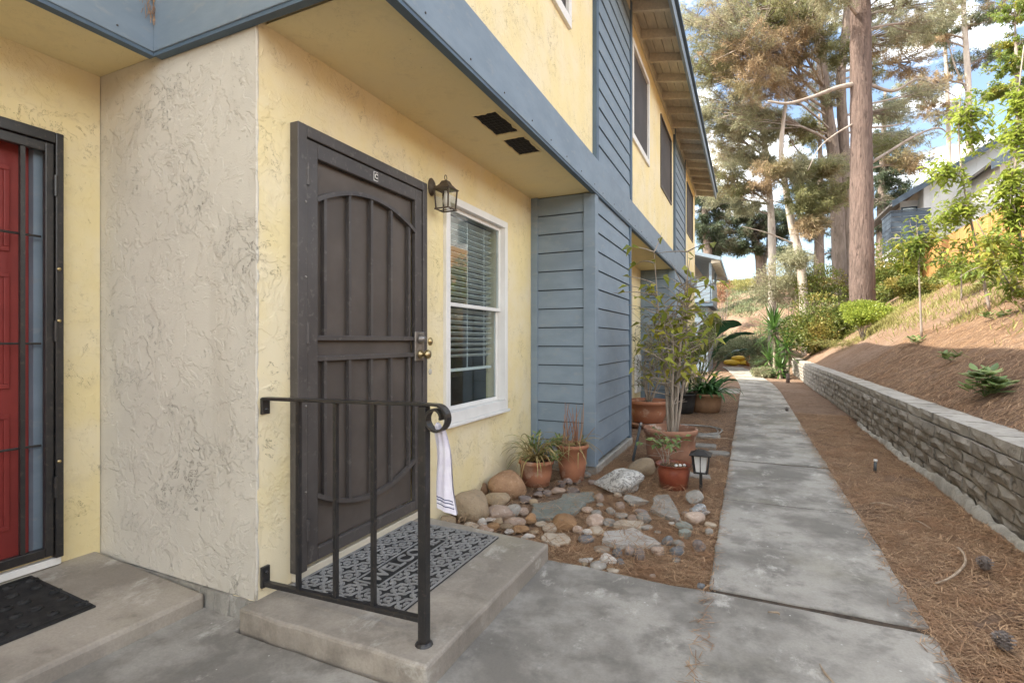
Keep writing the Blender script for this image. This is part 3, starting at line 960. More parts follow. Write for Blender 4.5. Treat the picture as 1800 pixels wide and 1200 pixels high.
# ---------------------------------------------------------------- red door behind its own grille
ry0, ry1 = 0.33, 1.369
rd = MB()
rd.box(XR - .01, XR + .05, ry1 - .032, ry1, .155, 2.207)
rd.box(XR - .01, XR + .05, ry0, ry0 + .032, .155, 2.207)
rd.box(XR - .01, XR + .05, ry0 + .032, ry1 - .032, 2.155, 2.207)
rdo = mk('red_entry_door', rd, M['iron'], B, False, .004)
rdo['label'] = 'red panelled entry door behind a black iron grille'
a, b = ry0 + .036, ry1 - .036
lf = MB()
for q in ((a, a + .034, .17, 2.15), (b - .034, b, .17, 2.15), (a + .034, b - .034, 2.105, 2.15), (a + .034, b - .034, .17, .215)):
    lf.box(XR + .012, XR + .042, *q)
mk('grille_frame', lf, M['iron'], rdo, False, .004)
y = b - .115
while y > a + .05:
    mk('bar', MB().box(XR + .016, XR + .036, y - .009, y + .009, .216, 2.104), M['iron'], rdo)
    y -= .165
for z in (1.70, 1.19, .705):
    mk('rod', MB().tube([(XR + .014, a + .04, z), (XR + .014, b - .04, z)], .006, 6), M['iron'], rdo)
for z in (1.55, 1.30, .62):
    xlathe('screw', ry1 - .02, z, XR + .05, [(.009, 0), (.008, .004), (.001, .006)], M['brass'], rdo)
for z in (1.95, 1.25, .5):
    mk('hinge', MB().tube([(XR + .05, b + .002, z - .05), (XR + .05, b + .002, z + .05)], .008, 8), M['iron'], rdo)
rl = MB().box(XR - .11, XR - .06, RD[0], RD[1] - .048, RD[2], RD[3])
mk('door_leaf', rl, M['red'], rdo)
for (za, zb_) in ((1.62, 2.02), (.98, 1.52), (.32, .86)):
    for k in range(2):
        ya = RD[0] + .135 + k * .37
        pm = MB()
        for (s0, d0) in ((0, -.052), (.02, -.064), (.05, -.056)):
            pass
        fr = [(ya, ya + .30, zb_ - .022, zb_), (ya, ya + .30, za, za + .022), (ya, ya + .022, za + .022, zb_ - .022), (ya + .278, ya + .30, za + .022, zb_ - .022)]
        for q in fr:
            pm.box(XR - .0605, XR - .050, *q)
        pm.box(XR - .0605, XR - .054, ya + .05, ya + .25, za + .05, zb_ - .05)
        mk('panel', pm, M['red'], rdo, False, .004)
mk('blue_jamb', MB().box(XR - .12, XR - .02, RD[1] - .046, RD[1] - .002, RD[2], RD[3]), M['blue'], rdo)
mk('knocker', MB().tube([(XR - .045, RD[0] + .42 + .03 * math.cos(q / 12 * 6.283), 1.42 + .035 * math.sin(q / 12 * 6.283)) for q in range(13)], .005, 6), M['iron'], rdo)
mk('threshold', MB().box(XR - .14, XR + .03, ry0, ry1, .115, .152), M['white'], rdo, False, .005)

# ---------------------------------------------------------------- roof, rafters, eaves
def roof(y0, y1, xe, xw, dark=True):
    """xe eave edge, xw wall line; ridge far behind"""
    xr, sl_ = -5.2, 0.22
    zt = lambda x: 5.30 + (xw - x) * sl_
    rf = MB()
    rf.hexa([(xr, y0, zt(xr)), (xe - .0, y0, zt(xe)), (xe - .0, y1, zt(xe)), (xr, y1, zt(xr)),
             (xr, y0, zt(xr) + .05), (xe + .03, y0, zt(xe) + .05), (xe + .03, y1, zt(xe) + .05), (xr, y1, zt(xr) + .05)])
    rf.hexa([(-9.6, y0, zt(xr) - 4.4 * sl_), (xr, y0, zt(xr)), (xr, y1, zt(xr)), (-9.6, y1, zt(xr) - 4.4 * sl_),
             (-9.6, y0, zt(xr) - 4.4 * sl_ + .05), (xr, y0, zt(xr) + .05), (xr, y1, zt(xr) + .05), (-9.6, y1, zt(xr) - 4.4 * sl_ + .05)])
    ro = mk('roof', rf, M['shingle'], B)
    n = 4
    for k in range(n):
        xa, xb = xw + (xe - xw) * k / n + .003, xw + (xe - xw) * (k + 1) / n - .003
        mk('eave_board', MB().hexa([(xa, y0, zt(xa) - .022), (xb, y0, zt(xb) - .022), (xb, y1, zt(xb) - .022), (xa, y1, zt(xa) - .022),
                                    (xa, y0, zt(xa) - .003), (xb, y0, zt(xb) - .003), (xb, y1, zt(xb) - .003), (xa, y1, zt(xa) - .003)]), M['eave'], ro)
    xa, xb = xw - .1, xe - .022
    y = y0 + .12
    r0 = None
    while y < y1 - .05:
        if r0 is None:
            r0 = mk('rafter', MB().hexa([(xa, y, zt(xa) - .15), (xb, y, zt(xb) - .13), (xb, y + .045, zt(xb) - .13), (xa, y + .045, zt(xa) - .15),
                                         (xa, y, zt(xa) - .023), (xb, y, zt(xb) - .023), (xb, y + .045, zt(xb) - .023), (xa, y + .045, zt(xa) - .023)]), M['eave'], ro)
            yy0 = y
        else:
            inst(r0, (0, y - yy0, 0))
        y += .61
    mk('fascia', MB().box(xe - .02, xe + .018, y0 - .02, y1 + .02, zt(xe) - .15, zt(xe) + .0), M['blue'], ro, False, .004)
    mk('gutter_edge', MB().box(xe + .019, xe + .055, y0 - .03, y1 + .03, zt(xe) + .012, zt(xe) + .045), M['blue_dark'], ro)
    mk('ledger', MB().box(xw + .002, xw + .03, y0, y1, ZT - .12, ZT + .02), M['eave'], ro)


roof(1.2, 14.9, -0.81, XF)
roof(-7.4, 1.19, -2.11, XL)
print('building done')

# ================================================================== RETAINING WALL
XB, NB, WH = 1.457, 5, 0.10
RWL = 22.0
rw = thing('retaining_wall', (XB, 11, 0), 'low grey split face block retaining wall along the needle strewn slope', 'retaining wall')
mb = MB().box(XB + .06, XB + .24, -0.8, RWL, -.1, .50)
mk('wall_core', mb, M['conc_edge'], rw)


def block_mesh(L, H, seed, rough=.02):
    r = random.Random(seed)
    nx, nz = 4, 3
    v, f = [], []
    for j in range(nz):
        for i in range(nx):
            y = -L / 2 + L * i / (nx - 1)
            z = H * j / (nz - 1)
            e = (i in (0, nx - 1)) or (j in (0, nz - 1))
            d = (0.012 if e else 0.0) + r.uniform(-rough, rough) * (0.35 if e else .8)
            v.append((d, y + (r.uniform(-.03, .03) if 0 < i < nx - 1 else 0), z + (r.uniform(-.014, .014) if 0 < j < nz - 1 else 0)))
    for j in range(nz - 1):
        for i in range(nx - 1):
            a = j * nx + i
            f.append((a, a + nx, a + nx + 1, a + 1))
    n = len(v)
    v += [(.14, -L / 2, 0), (.14, L / 2, 0), (.14, L / 2, H), (.14, -L / 2, H)]
    f += [(0,) + tuple(range(1, nx)) + (n + 1, n), tuple(range(nx * (nz - 1), nx * nz))[::-1] + (n + 3, n + 2),
          (0, n, n + 3, nx * 2, nx), (nx - 1, 2 * nx - 1, 3 * nx - 1, n + 2, n + 1), (n, n + 1, n + 2, n + 3)]
    m = MB()
    m.V, m.F = v, f
    return m


bl = []
for s_ in range(7):
    b_ = mk('block', block_mesh(.392, .094, s_), M['block'], rw, origin=(0, 0, 0))
    bl.append(b_)
used = set()


def place(proto, p, sc=(1, 1, 1), rot=(0, 0, 0)):
    if proto.name not in used:
        used.add(proto.name)
        o = proto
    else:
        o = proto.copy()
        COL.objects.link(o)
    o.location = Vector(p) - ORI[rw.name]
    o.scale = sc
    o.rotation_euler = rot
    return o


def wall_x(y):
    return XB + 0.012 * math.sin(y * .7)


for c in range(NB):
    y = -0.6 + (0.2 if c % 2 else 0)
    while y < RWL:
        dz = R.uniform(-.003, .003)
        o_ = place(bl[R.randrange(7)], (wall_x(y) + (NB - 1 - c) * .006 + R.uniform(-.004, .006), y, -.02 + c * .1 + dz), (1, 1, R.uniform(.97, 1.0)), (0, 0, R.uniform(-.012, .012)))
        y += .4
cp = []
for s_ in range(5):
    m_ = block_mesh(.394, .085, 50 + s_, .012)
    m_.V = [(x if x < .1 else .27, y, z) for x, y, z in m_.V]
    cp.append(mk('cap_block', m_, M['cap'], rw, origin=(0, 0, 0)))
y = -.5
while y < RWL:
    place(cp[R.randrange(5)], (wall_x(y) + .018 + R.uniform(-.004, .004), y, .482 + R.uniform(-.003, .003)), (1, 1, 1), (R.uniform(-.006, .006), R.uniform(-.01, .01), R.uniform(-.01, .01)))
    y += .4
# mortar squeezed out along the foot
mb = MB()
yy = np.arange(1.0, 9.0, .06)
hm_ = [max(-.02, .025 + .035 * math.sin(q * 2.1) * math.sin(q * .9) + R.uniform(-.012, .02)) for q in yy]
wm_ = [.02 + .02 * abs(math.sin(q * 1.7)) + R.uniform(0, .02) for q in yy]
for i in range(len(yy) - 1):
    h0, h1, w0, w1 = hm_[i], hm_[i + 1], wm_[i], wm_[i + 1]
    x = XB + .015
    mb.add([(x - w0, yy[i], -.03), (x - w1, yy[i + 1], -.03), (x - w1 * .6, yy[i + 1], h1 * .7), (x - w0 * .6, yy[i], h0 * .7), (x, yy[i + 1], h1), (x, yy[i], h0)], [(0, 1, 2, 3), (3, 2, 4, 5)])
mk('mortar_footing', mb, M['conc_edge'], rw, True)


# ================================================================== FOLIAGE HELPERS
def unit(v):
    return v / np.maximum(np.linalg.norm(v, axis=-1, keepdims=True), 1e-9)


def leaf_arr(P, Dv, L, W, fold=0.12, tipw=.0):
    """n x 4 corner diamonds; P base, Dv unit direction"""
    n = len(P)
    L = np.broadcast_to(np.asarray(L, float), (n,))[:, None]
    W = np.broadcast_to(np.asarray(W, float), (n,))[:, None]
    ref = rng.normal(0, 1, (n, 3))
    S = unit(np.cross(Dv, ref))
    N = unit(np.cross(S, Dv))
    mid = P + Dv * L * .45 + N * L * fold
    out = np.stack([P, mid + S * W / 2, P + Dv * L, mid - S * W / 2], 1)
    return out.reshape(-1, 3)


def flat_leaf_arr(P, Dv, L, W, droop=.15):
    """leaves that lie with their face up"""
    n = len(P)
    L = np.broadcast_to(np.asarray(L, float), (n,))[:, None]
    W = np.broadcast_to(np.asarray(W, float), (n,))[:, None]
    up = np.tile([0, 0, 1.0], (n, 1)) + rng.normal(0, .45, (n, 3))
    S = unit(np.cross(Dv, up))
    N = unit(np.cross(S, Dv))
    mid = P + Dv * L * .42 + N * L * .06
    tip = P + Dv * L - np.array([0, 0, 1.0]) * L * droop
    return np.stack([P, mid + S * W / 2, tip, mid - S * W / 2], 1).reshape(-1, 3)


def tuft_arr(C, Dm, n, L, W, spread=.8):
    """needle tufts at C (k,3) with main dir Dm"""
    k = len(C)
    d = unit(np.repeat(Dm, n, 0) + rng.normal(0, spread, (k * n, 3)))
    P = np.repeat(C, n, 0) + d * L * .05 + rng.normal(0, L * .22, (k * n, 3))
    return leaf_arr(P, d, rng.uniform(.6, 1.2, k * n) * L, W, .02)


def in_ball(n, shell=.0):
    d = unit(rng.normal(0, 1, (n, 3)))
    r = rng.uniform(shell ** 3, 1, (n, 1)) ** (1 / 3)
    return d * r


def bez(a, b, sag, n=5):
    a, b = Vector(a), Vector(b)
    m = (a + b) / 2 + Vector((R.uniform(-.1, .1) * (b - a).length, R.uniform(-.1, .1) * (b - a).length, sag * (b - a).length))
    return [a * (1 - t) ** 2 + m * 2 * t * (1 - t) + b * t * t for t in [i / n for i in range(n + 1)]]


def pine(name, label, cat, trunk, r0, blobs, bark, leaf, limbs=(), group=None, nl=14, NL=.19, NW=.021, nsub=16, tpb=2.4, sides=12, top=None, droop=-.5):
    """trunk: world points. blobs: (centre, rx, rz, dens, leafmat or None)"""
    base = trunk[0]
    T = thing(name, base, label, cat, group)
    pts = spline(trunk, 8)
    rr = lerp_list(r0, len(pts))
    rr = [q * (1 + R.uniform(-.05, .05)) for q in rr]
    rr[0] *= 1.25
    mk('trunk', MB().tube(pts, rr, sides), M[bark], T, True)
    br = MB()
    leaves = {}
    for lb in limbs:
        lp = spline(lb[0], 5)
        br.tube(lp, lerp_list(lb[1], len(lp)), 6)
    for (c, rx, rz, dens, lm) in blobs:
        c = Vector(c)
        # attach at the trunk point a little below the blob
        best = min(pts, key=lambda p: (p - c).length + abs(p.z - (c.z - .35 * rx)) * .8)
        main = bez(best, c, .06, 5)
        rb = max(.02, min(.07, rx * .035))
        br.tube(main, lerp_list([rb * 1.3, rb * .5], len(main)), 5, False)
        C, Dm = [], []
        for k in range(int(nsub * dens * 1.5)):
            q = in_ball(1, .35)[0]
            e = c + Vector((q[0] * rx, q[1] * rx, q[2] * rz))
            s_ = main[R.randrange(2, len(main))]
            tw = bez(s_, e, R.uniform(-.12, .1), 4)
            br.tube(tw, [rb * .55, rb * .48, rb * .4, rb * .3, rb * .2], 3, False)
            for jj in range(int(tpb * 5)):
                tt = R.uniform(.45, 1.0)
                i0 = min(int(tt * 4), 3)
                p = tw[i0].lerp(tw[i0 + 1], tt * 4 - i0)
                C.append(tuple(p + Vector((R.gauss(0, .10), R.gauss(0, .10), R.gauss(0, .07)))))
                dd = (e - s_).normalized()
                Dm.append((dd.x * .8, dd.y * .8, dd.z * .5 + droop))
        leaves.setdefault(lm or leaf, []).append(tuft_arr(np.array(C), np.array(Dm), nl, NL, NW))
    if br.V:
        tag(mk('branches', br, M['branch'], T, True), kind='stuff')
    for lm, arr in leaves.items():
        tag(quads('crown', np.concatenate(arr), LEAF[lm], T), kind='stuff')
    return T


def shrub(name, label, cat, c, rx, ry, rz, n, L, W, leaf, group=None, stems=7, z0=None, lumps=9, bark='branch', flat=False, shell=.45):
    """bush: woody stems + leaves gathered in lumps"""
    c = Vector(c)
    z0 = float(hgt(c.x, c.y)) if z0 is None else z0
    T = thing(name, (c.x, c.y, z0), label, cat, group)
    sb = MB()
    ctr = []
    for k in range(lumps):
        q = in_ball(1, .35)[0]
        ctr.append(np.array([c.x + q[0] * rx * .72, c.y + q[1] * ry * .72, c.z + q[2] * rz * .72]))
    for k in range(stems):
        e = Vector(ctr[k % lumps])
        p = bez((c.x + R.uniform(-.1, .1) * rx, c.y + R.uniform(-.1, .1) * ry, z0 - .03), e, R.uniform(.0, .15), 5)
        sb.tube(p, lerp_list([.022 * rx + .006, .004], 6), 5)
    mk('stems', sb, M[bark], T, True)
    P, Dv = [], []
    per = n // lumps
    for q in ctr:
        b = in_ball(per, shell)
        s_ = rng.uniform(.38, .6)
        P.append(q + b * np.array([rx * s_, ry * s_, rz * s_]))
        Dv.append(unit(b + rng.normal(0, .5, (per, 3)) + np.array([0, 0, .25])))
    P = np.concatenate(P)
    Dv = np.concatenate(Dv)
    g0 = hgt(P[:, 0], P[:, 1])
    P[:, 2] = np.maximum(P[:, 2], g0 + .02)
    fn = flat_leaf_arr if flat else leaf_arr
    tag(quads('leaves', fn(P, Dv, rng.uniform(.65, 1.25, len(P)) * L, rng.uniform(.8, 1.2, len(P)) * W), LEAF[leaf], T), kind='stuff')
    return T


def blade(base, az, el, L, W, bend=1.0, n=7, fold=.15, twist=0.0):
    """strap leaf: list of quads (as verts/faces) curving down"""
    v, f = [], []
    p = Vector(base)
    d = Vector((math.cos(az) * math.cos(el), math.sin(az) * math.cos(el), math.sin(el)))
    side = Vector((-math.sin(az), math.cos(az), 0))
    for i in range(n + 1):
        t = i / n
        w = W * (math.sin(math.pi * min(1, .12 + t * .88)) ** .7) * .5 if t < 1 else .0005
        nn = side.cross(d).normalized()
        v += [p - side * w + nn * (w * fold * 2), p, p + side * w + nn * (w * fold * 2)]
        e = el - bend * (t ** 1.4)
        d = Vector((math.cos(az) * math.cos(e), math.sin(az) * math.cos(e), math.sin(e)))
        p = p + d * (L / n)
    for i in range(n):
        a = i * 3
        f += [(a, a + 1, a + 4, a + 3), (a + 1, a + 2, a + 5, a + 4)]
    return v, f


def rosette(c, n, L, W, elr, bend, rmb):
    for k in range(n):
        v, f = blade((c[0] + R.uniform(-.02, .02), c[1] + R.uniform(-.02, .02), c[2] + R.uniform(-.04, .04)), k * 2.399 + R.uniform(-.2, .2), R.uniform(*elr), L * R.uniform(.75, 1.1), W, R.uniform(.4, 1.0) * bend, 6)
        rmb.add(v, f)


# ================================================================== PINE NEEDLE LITTER (real needles on top of the ground)
def needles(name, label, n, sampler, Lr=(.07, .16), W=.0034, dz=.014, curl=.2):
    X, Y, Z, nrm = sampler(n)
    n = len(X)
    az = rng.uniform(0, 2 * np.pi, n)
    L = rng.uniform(*Lr, n)
    el = rng.normal(.04, .13, n)
    d = np.stack([np.cos(az) * np.cos(el), np.sin(az) * np.cos(el), np.sin(el)], 1)
    if nrm is not None:
        d[:, 2] += d[:, 0] * nrm
    side = np.stack([-np.sin(az), np.cos(az), np.zeros(n)], 1)
    P0 = np.stack([X, Y, Z + rng.uniform(.0, dz, n)], 1) - d * L[:, None] / 2
    b = side * (rng.normal(0, curl, n) * L)[:, None] * .5
    w = side * W / 2
    m = P0 + d * L[:, None] * .5 + b
    e = P0 + d * L[:, None]
    q1 = np.stack([P0 - w, P0 + w, m + w, m - w], 1)
    q2 = np.stack([m - w, m + w, e + w * .5, e - w * .5], 1)
    arr = np.concatenate([q1, q2], 1).reshape(-1, 3)
    return tag(quads(name, arr, M['needle']), label, 'pine needles', kind='stuff')


def samp_flat(x0, x1, y0, y1, z=-.02, cl=3.0, th=.35):
    def f(n):
        X = rng.uniform(x0, x1, n * 2)
        Y = y0 + (y1 - y0) * rng.uniform(0, 1, n * 2) ** 1.5
        k = .5 + .5 * np.sin(X * cl * 1.7 + np.sin(Y * cl) * 1.5) * np.sin(Y * cl * 1.1 + X)
        ok = rng.uniform(0, 1, n * 2) < th + (1 - th) * k
        X, Y = X[ok][:n], Y[ok][:n]
        return X, Y, np.maximum(hgt(X, Y), z), None
    return f


def samp_slope(n):
    Y = 2.5 + 9.5 * rng.uniform(0, 1, n) ** 1.5
    X = 1.72 + 3.0 * rng.uniform(0, 1, n) ** 1.2
    return X, Y, hgt(X, Y), .6


needles('pine_needles', 'loose rust brown pine needles between the stones of the rock bed', 26000, samp_flat(-1.25, -.19, 2.68, 5.2))
needles('pine_needles', 'stray pine needles lying across the stones of the rock bed', 2600, lambda n: (rng.uniform(-1.75, -.2, n), rng.uniform(2.68, 4.7, n), rng.uniform(.005, .05, n), None), (.06, .14), .003, .01)
needles('pine_needles', 'brown pine needles strewn over the far planting bed by the large pots', 14000, samp_flat(-1.3, -.19, 4.8, 13))
needles('pine_needles', 'thick brown pine needles on the strip between path and block wall', 46000, samp_flat(.70, 1.45, 1.2, 10, -.03, 2.2, .45))
needles('pine_needles', 'pine needles scattered over the slope above the block wall', 42000, samp_slope, (.09, .2), .003, .02)
needles('pine_needles', 'pine needles spilled over the near edges of the path', 1500, lambda n: (np.where(rng.uniform(0, 1, n) < .7, .70 - np.abs(rng.normal(0, .035, n)), -.19 + np.abs(rng.normal(0, .02, n))), 1.4 + 7 * rng.uniform(0, 1, n), np.full(n, .006), None), (.05, .12), .0028, .004)
needles('pine_needles', 'few stray pine needles blown onto the concrete path', 1100, lambda n: (np.where(rng.uniform(0, 1, n) < .5, rng.normal(.66, .08, n), rng.uniform(-.17, .68, n)), 7.2 + 12 * rng.uniform(0, 1, n), np.full(n, .004), None), (.06, .14), .003, .003)


def grass(name, label, n, X, Y, L, W, m):
    Z = hgt(X, Y)
    d = unit(np.stack([rng.normal(0, .5, n), rng.normal(0, .5, n), np.ones(n)], 1))
    return tag(quads(name, leaf_arr(np.stack([X, Y, Z - .02], 1), d, rng.uniform(.5, 1.2, n) * L, W, .1), LEAF[m]), label, 'grass', kind='stuff')


n_ = 9000
cxy = np.stack([rng.uniform(2.9, 5.9, 90), rng.uniform(8, 22, 90)], 1)
ci = rng.integers(0, 90, n_)
grass('dry_grass', 'sparse dry grass and weeds on the sunlit upper slope', n_, np.clip(cxy[ci, 0] + rng.normal(0, .22, n_), 2.3, 6.6), cxy[ci, 1] + rng.normal(0, .3, n_), .2, .014, 'grass')
n_ = 14000
grass('crest_grass', 'sunlit green grass along the crest of the far hill', n_, rng.uniform(-6, 6, n_), rng.uniform(46, 60, n_), .45, .05, 'grass')
n_ = 12000
cxy = np.stack([rng.uniform(-5, 7, 60), rng.uniform(31, 47, 60)], 1)
ci = rng.integers(0, 60, n_)
grass('hillside_brush', 'scattered dry brush and stubble across the far hillside', n_, cxy[ci, 0] + rng.normal(0, .5, n_), cxy[ci, 1] + rng.normal(0, .5, n_), .28, .05, 'cover')
print('litter done')


# ================================================================== ROCKS
def rockmat(name, c1, c2, c3, vein=None):
    t = NT(name)
    oi = t.n('ObjectInfo')
    v = t.n('VectorMath', _operation='ADD')
    t.set(v.inputs[0], t.pos())
    t.set(v.inputs[1], t.n('CombineXYZ', X=t.math('MULTIPLY', oi.outputs['Random'], 37.0)).outputs[0])
    vec = v.outputs[0]
    col = t.mix(t.ramp(t.noise(9, 6, 0.6, vec), .35, .66), c1, c2)
    col = t.mix(t.ramp(t.noise(30, 6, .7, vec), .52, .7), col, c3)
    if vein:
        b = t.math('SUBTRACT', 1.0, t.ramp(t.math('ABSOLUTE', t.math('SUBTRACT', t.noise(11, 6, .7, vec, 1.0), .5)), 0, .035))
        col = t.mix(b, col, vein)
    hv = t.n('HueSaturation', Color=col, Value=t.ramp(oi.outputs['Random'], 0, 1, .78, 1.18))
    h = t.math('ADD', t.noise(70, 5, .65, vec), t.math('MULTIPLY', t.noise(14, 5, .6, vec), 1.2))
    return t.done(t.bsdf(hv.outputs['Color'], .85, t.bump(h, .8, .012), 0, .2))


RM = {'T': rockmat('tan_stone', (.40, .31, .205), (.33, .25, .165), (.27, .215, .155)),
      'B': rockmat('brown_stone', (.33, .20, .115), (.26, .155, .09), (.40, .27, .17)),
      'O': rockmat('orange_brown_stone', (.40, .245, .125), (.33, .19, .10), (.25, .17, .11)),
      'P': rockmat('pinkish_stone', (.45, .345, .27), (.37, .28, .22), (.53, .44, .36)),
      'M': rockmat('mauve_grey_stone', (.28, .23, .20), (.21, .175, .16), (.36, .30, .26)),
      'G': rockmat('grey_stone', (.33, .305, .265), (.25, .235, .205), (.43, .40, .355)),
      'D': rockmat('slate_grey_stone', (.15, .155, .16), (.20, .20, .20), (.27, .26, .245)),
      'W': rockmat('white_stone', (.62, .585, .53), (.54, .50, .44), (.44, .40, .35)),
      'C': rockmat('cream_stone', (.52, .45, .35), (.46, .38, .29), (.38, .31, .24)),
      'N': rockmat('green_grey_stone', (.25, .275, .24), (.31, .32, .28), (.20, .21, .19)),
      'X': rockmat('white_veined_stone', (.74, .72, .66), (.62, .60, .55), (.46, .45, .41), (.16, .15, .135)),
      'S': rockmat('striped_dark_stone', (.17, .18, .18), (.30, .30, .29), (.12, .125, .13), (.45, .44, .42))}

import bmesh as _bm
_ico = {}


def ico(sub):
    if sub not in _ico:
        b = _bm.new()
        _bm.ops.create_icosphere(b, subdivisions=sub, radius=1)
        _ico[sub] = (np.array([v.co[:] for v in b.verts]), [tuple(v.index for v in f.verts) for f in b.faces])
        b.free()
    return _ico[sub]


def rock(name, c, r, m, label, group=None, ang=0.0, sub=3, rot=None, seed=0):
    """c centre, r radii, ang = angularity (flat facets)"""
    rr = np.random.default_rng(seed)
    V, F = ico(sub)
    V = V.copy()
    n = V.copy()
    d = np.ones(len(V))
    for k in range(5):
        w = rr.normal(0, 1, 3) * (1.2 + k * .7)
        d += np.sin(n @ w + rr.uniform(0, 6)) * (.09 if k < 3 else .04) * (1 + ang * .6)
    V *= d[:, None]
    for k in range(int(ang * 10)):
        w = unit(rr.normal(0, 1, 3))
        h = rr.uniform(.55, .85)
        s = V @ w
        V -= np.maximum(s - h, 0)[:, None] * w[None] * .92
    if ang > .3:
        V += rr.normal(0, .012 * ang, V.shape)
    else:
        V = np.sign(V) * np.abs(V) ** .94
    V *= np.array(r)
    a = rr.uniform(-.5, .5) if rot is None else rot
    ca, sa = math.cos(a), math.sin(a)
    V = V @ np.array([[ca, sa, 0], [-sa, ca, 0], [0, 0, 1]])
    mb = MB()
    mb.V = (V + np.array(c)).tolist()
    mb.F = F
    o = mk(name, mb, RM[m], None, ang < .5)
    return tag(o, label, 'rock', group)


COLN = {'T': 'tan', 'B': 'brown', 'O': 'orange brown', 'P': 'pinkish', 'M': 'mauve grey', 'G': 'grey', 'D': 'slate grey', 'W': 'white', 'C': 'cream', 'N': 'green grey', 'X': 'veined white', 'S': 'dark striped'}
# boxes measured on the photograph's rock bed: x0,y0,x1,y1,colour,label
ROCKS = [
    (105, 578, 320, 748, 'T', 'large round tan boulder nearest the porch step by the wall'),
    (250, 465, 420, 560, 'B', 'brown boulder half hidden against the yellow wall under the window'),
    (310, 468, 515, 620, 'B', 'big smooth brown boulder left of the small orange pot'),
    (250, 528, 312, 605, 'B', 'narrow upright brown stone between the tan and brown boulders'),
    (285, 587, 442, 660, 'T', 'oval olive tan stone in front of the big brown boulder'),
    (295, 655, 440, 733, 'P', 'oval pinkish tan stone right of the round tan boulder'),
    (400, 655, 490, 718, 'G', None), (470, 670, 535, 715, 'P', None), (395, 730, 528, 770, 'P', 'long flat pink stone near the corner of the step'),
    (512, 705, 575, 765, 'O', None), (375, 755, 455, 795, 'T', None), (455, 768, 535, 812, 'O', None), (300, 750, 375, 800, 'O', None),
    (170, 750, 256, 790, 'C', None), (38, 712, 140, 760, 'T', None), (250, 732, 312, 785, 'W', None), (290, 718, 350, 748, 'W', None),
    (345, 728, 392, 765, 'T', None), (255, 770, 345, 803, 'P', None), (390, 792, 455, 815, 'W', None), (490, 808, 570, 850, 'W', 'white wedge of stone touching the far edge of the step'),
    (665, 695, 800, 805, 'O', 'round orange brown ball of stone alone in the middle of the bed'),
    (855, 708, 945, 778, 'P', 'pink egg shaped stone right of the orange brown ball stone'),
    (778, 773, 835, 822, 'P', None), (833, 778, 888, 828, 'W', None), (872, 775, 955, 820, 'C', None), (600, 758, 700, 812, 'C', None), (575, 742, 640, 780, 'C', None),
    (805, 820, 905, 872, 'D', 'flat oval dark grey stone at the front of the bed'),
    (905, 880, 985, 920, 'C', None), (1000, 895, 1060, 950, 'D', 'small blue grey egg stone left of two mauve ones'),
    (1062, 882, 1122, 942, 'M', None), (1118, 900, 1190, 965, 'M', None), (1220, 885, 1285, 940, 'P', None),
    (1272, 822, 1342, 888, 'D', 'round blue grey stone at the right end of the white slab'),
    (1335, 852, 1402, 900, 'G', None), (1310, 885, 1388, 938, 'D', None), (1445, 855, 1520, 922, 'M', 'tilted mauve oval stone beside the path edge'),
    (1330, 948, 1378, 978, 'G', None), (1362, 785, 1437, 845, 'N', None), (1345, 742, 1440, 800, 'N', None), (1310, 745, 1350, 770, 'W', None),
    (1400, 688, 1510, 770, 'P', 'rounded pink stone in front of the dark striped stone'),
    (1412, 650, 1550, 725, 'S', 'dark striped angular stone close to the path'), (1400, 575, 1520, 655, 'G', 'pale grey angular stone behind the dark striped stone'),
    (1510, 745, 1575, 782, 'C', None), (1505, 780, 1560, 825, 'G', None), (1135, 690, 1217, 758, 'G', None), (1115, 672, 1200, 720, 'M', None),
    (1080, 705, 1155, 750, 'P', None), (1012, 695, 1080, 732, 'G', None), (1015, 640, 1068, 680, 'P', None), (895, 592, 952, 643, 'P', None),
    (960, 670, 1018, 712, 'G', None), (945, 728, 1015, 775, 'G', None), (1160, 765, 1228, 798, 'G', None), (1008, 583, 1050, 612, 'C', None),
    (830, 665, 890, 700, 'P', None), (885, 680, 940, 715, 'G', None), (580, 556, 620, 585, 'M', None), (565, 580, 618, 610, 'M', None),
    (615, 570, 663, 606, 'M', None), (480, 597, 548, 650, 'M', None), (535, 620, 590, 655, 'T', None), (745, 555, 815, 595, 'M', None),
    (695, 515, 742, 555, 'M', None), (730, 500, 790, 540, 'M', None), (655, 555, 740, 590, 'P', None), (780, 500, 830, 535, 'M', None),
    (797, 943, 895, 982, 'W', None), (828, 970, 868, 997, 'T', None), (870, 965, 965, 1015, 'G', 'flat pinkish grey stone lying against the front slab'),
    (942, 925, 1025, 985, 'W', None), (1025, 950, 1070, 985, 'D', None), (1205, 1032, 1240, 1062, 'P', None), (1465, 1085, 1510, 1125, 'D', None),
    (965, 1010, 1040, 1030, 'C', None), (1380, 688, 1420, 715, 'P', None), (60, 625, 120, 700, 'T', None),
    (1085, 395, 1228, 500, 'T', 'smooth tan boulder leaning behind the white veined boulder'),
    (905, 445, 1180, 595, 'X', 'large jagged white boulder with dark veins in front of pots'),
    (1050, 595, 1200, 670, 'G', 'rough grey angular rock just below the white veined boulder'),
    (820, 470, 880, 510, 'G', None), (860, 510, 930, 545, 'M', None), (640, 640, 690, 668, 'M', None), (905, 640, 950, 668, 'G', None),
    (1070, 745, 1120, 770, 'M', None), (1230, 795, 1270, 815, 'G', None), (700, 760, 740, 790, 'C', None), (540, 795, 590, 820, 'T', None),
]
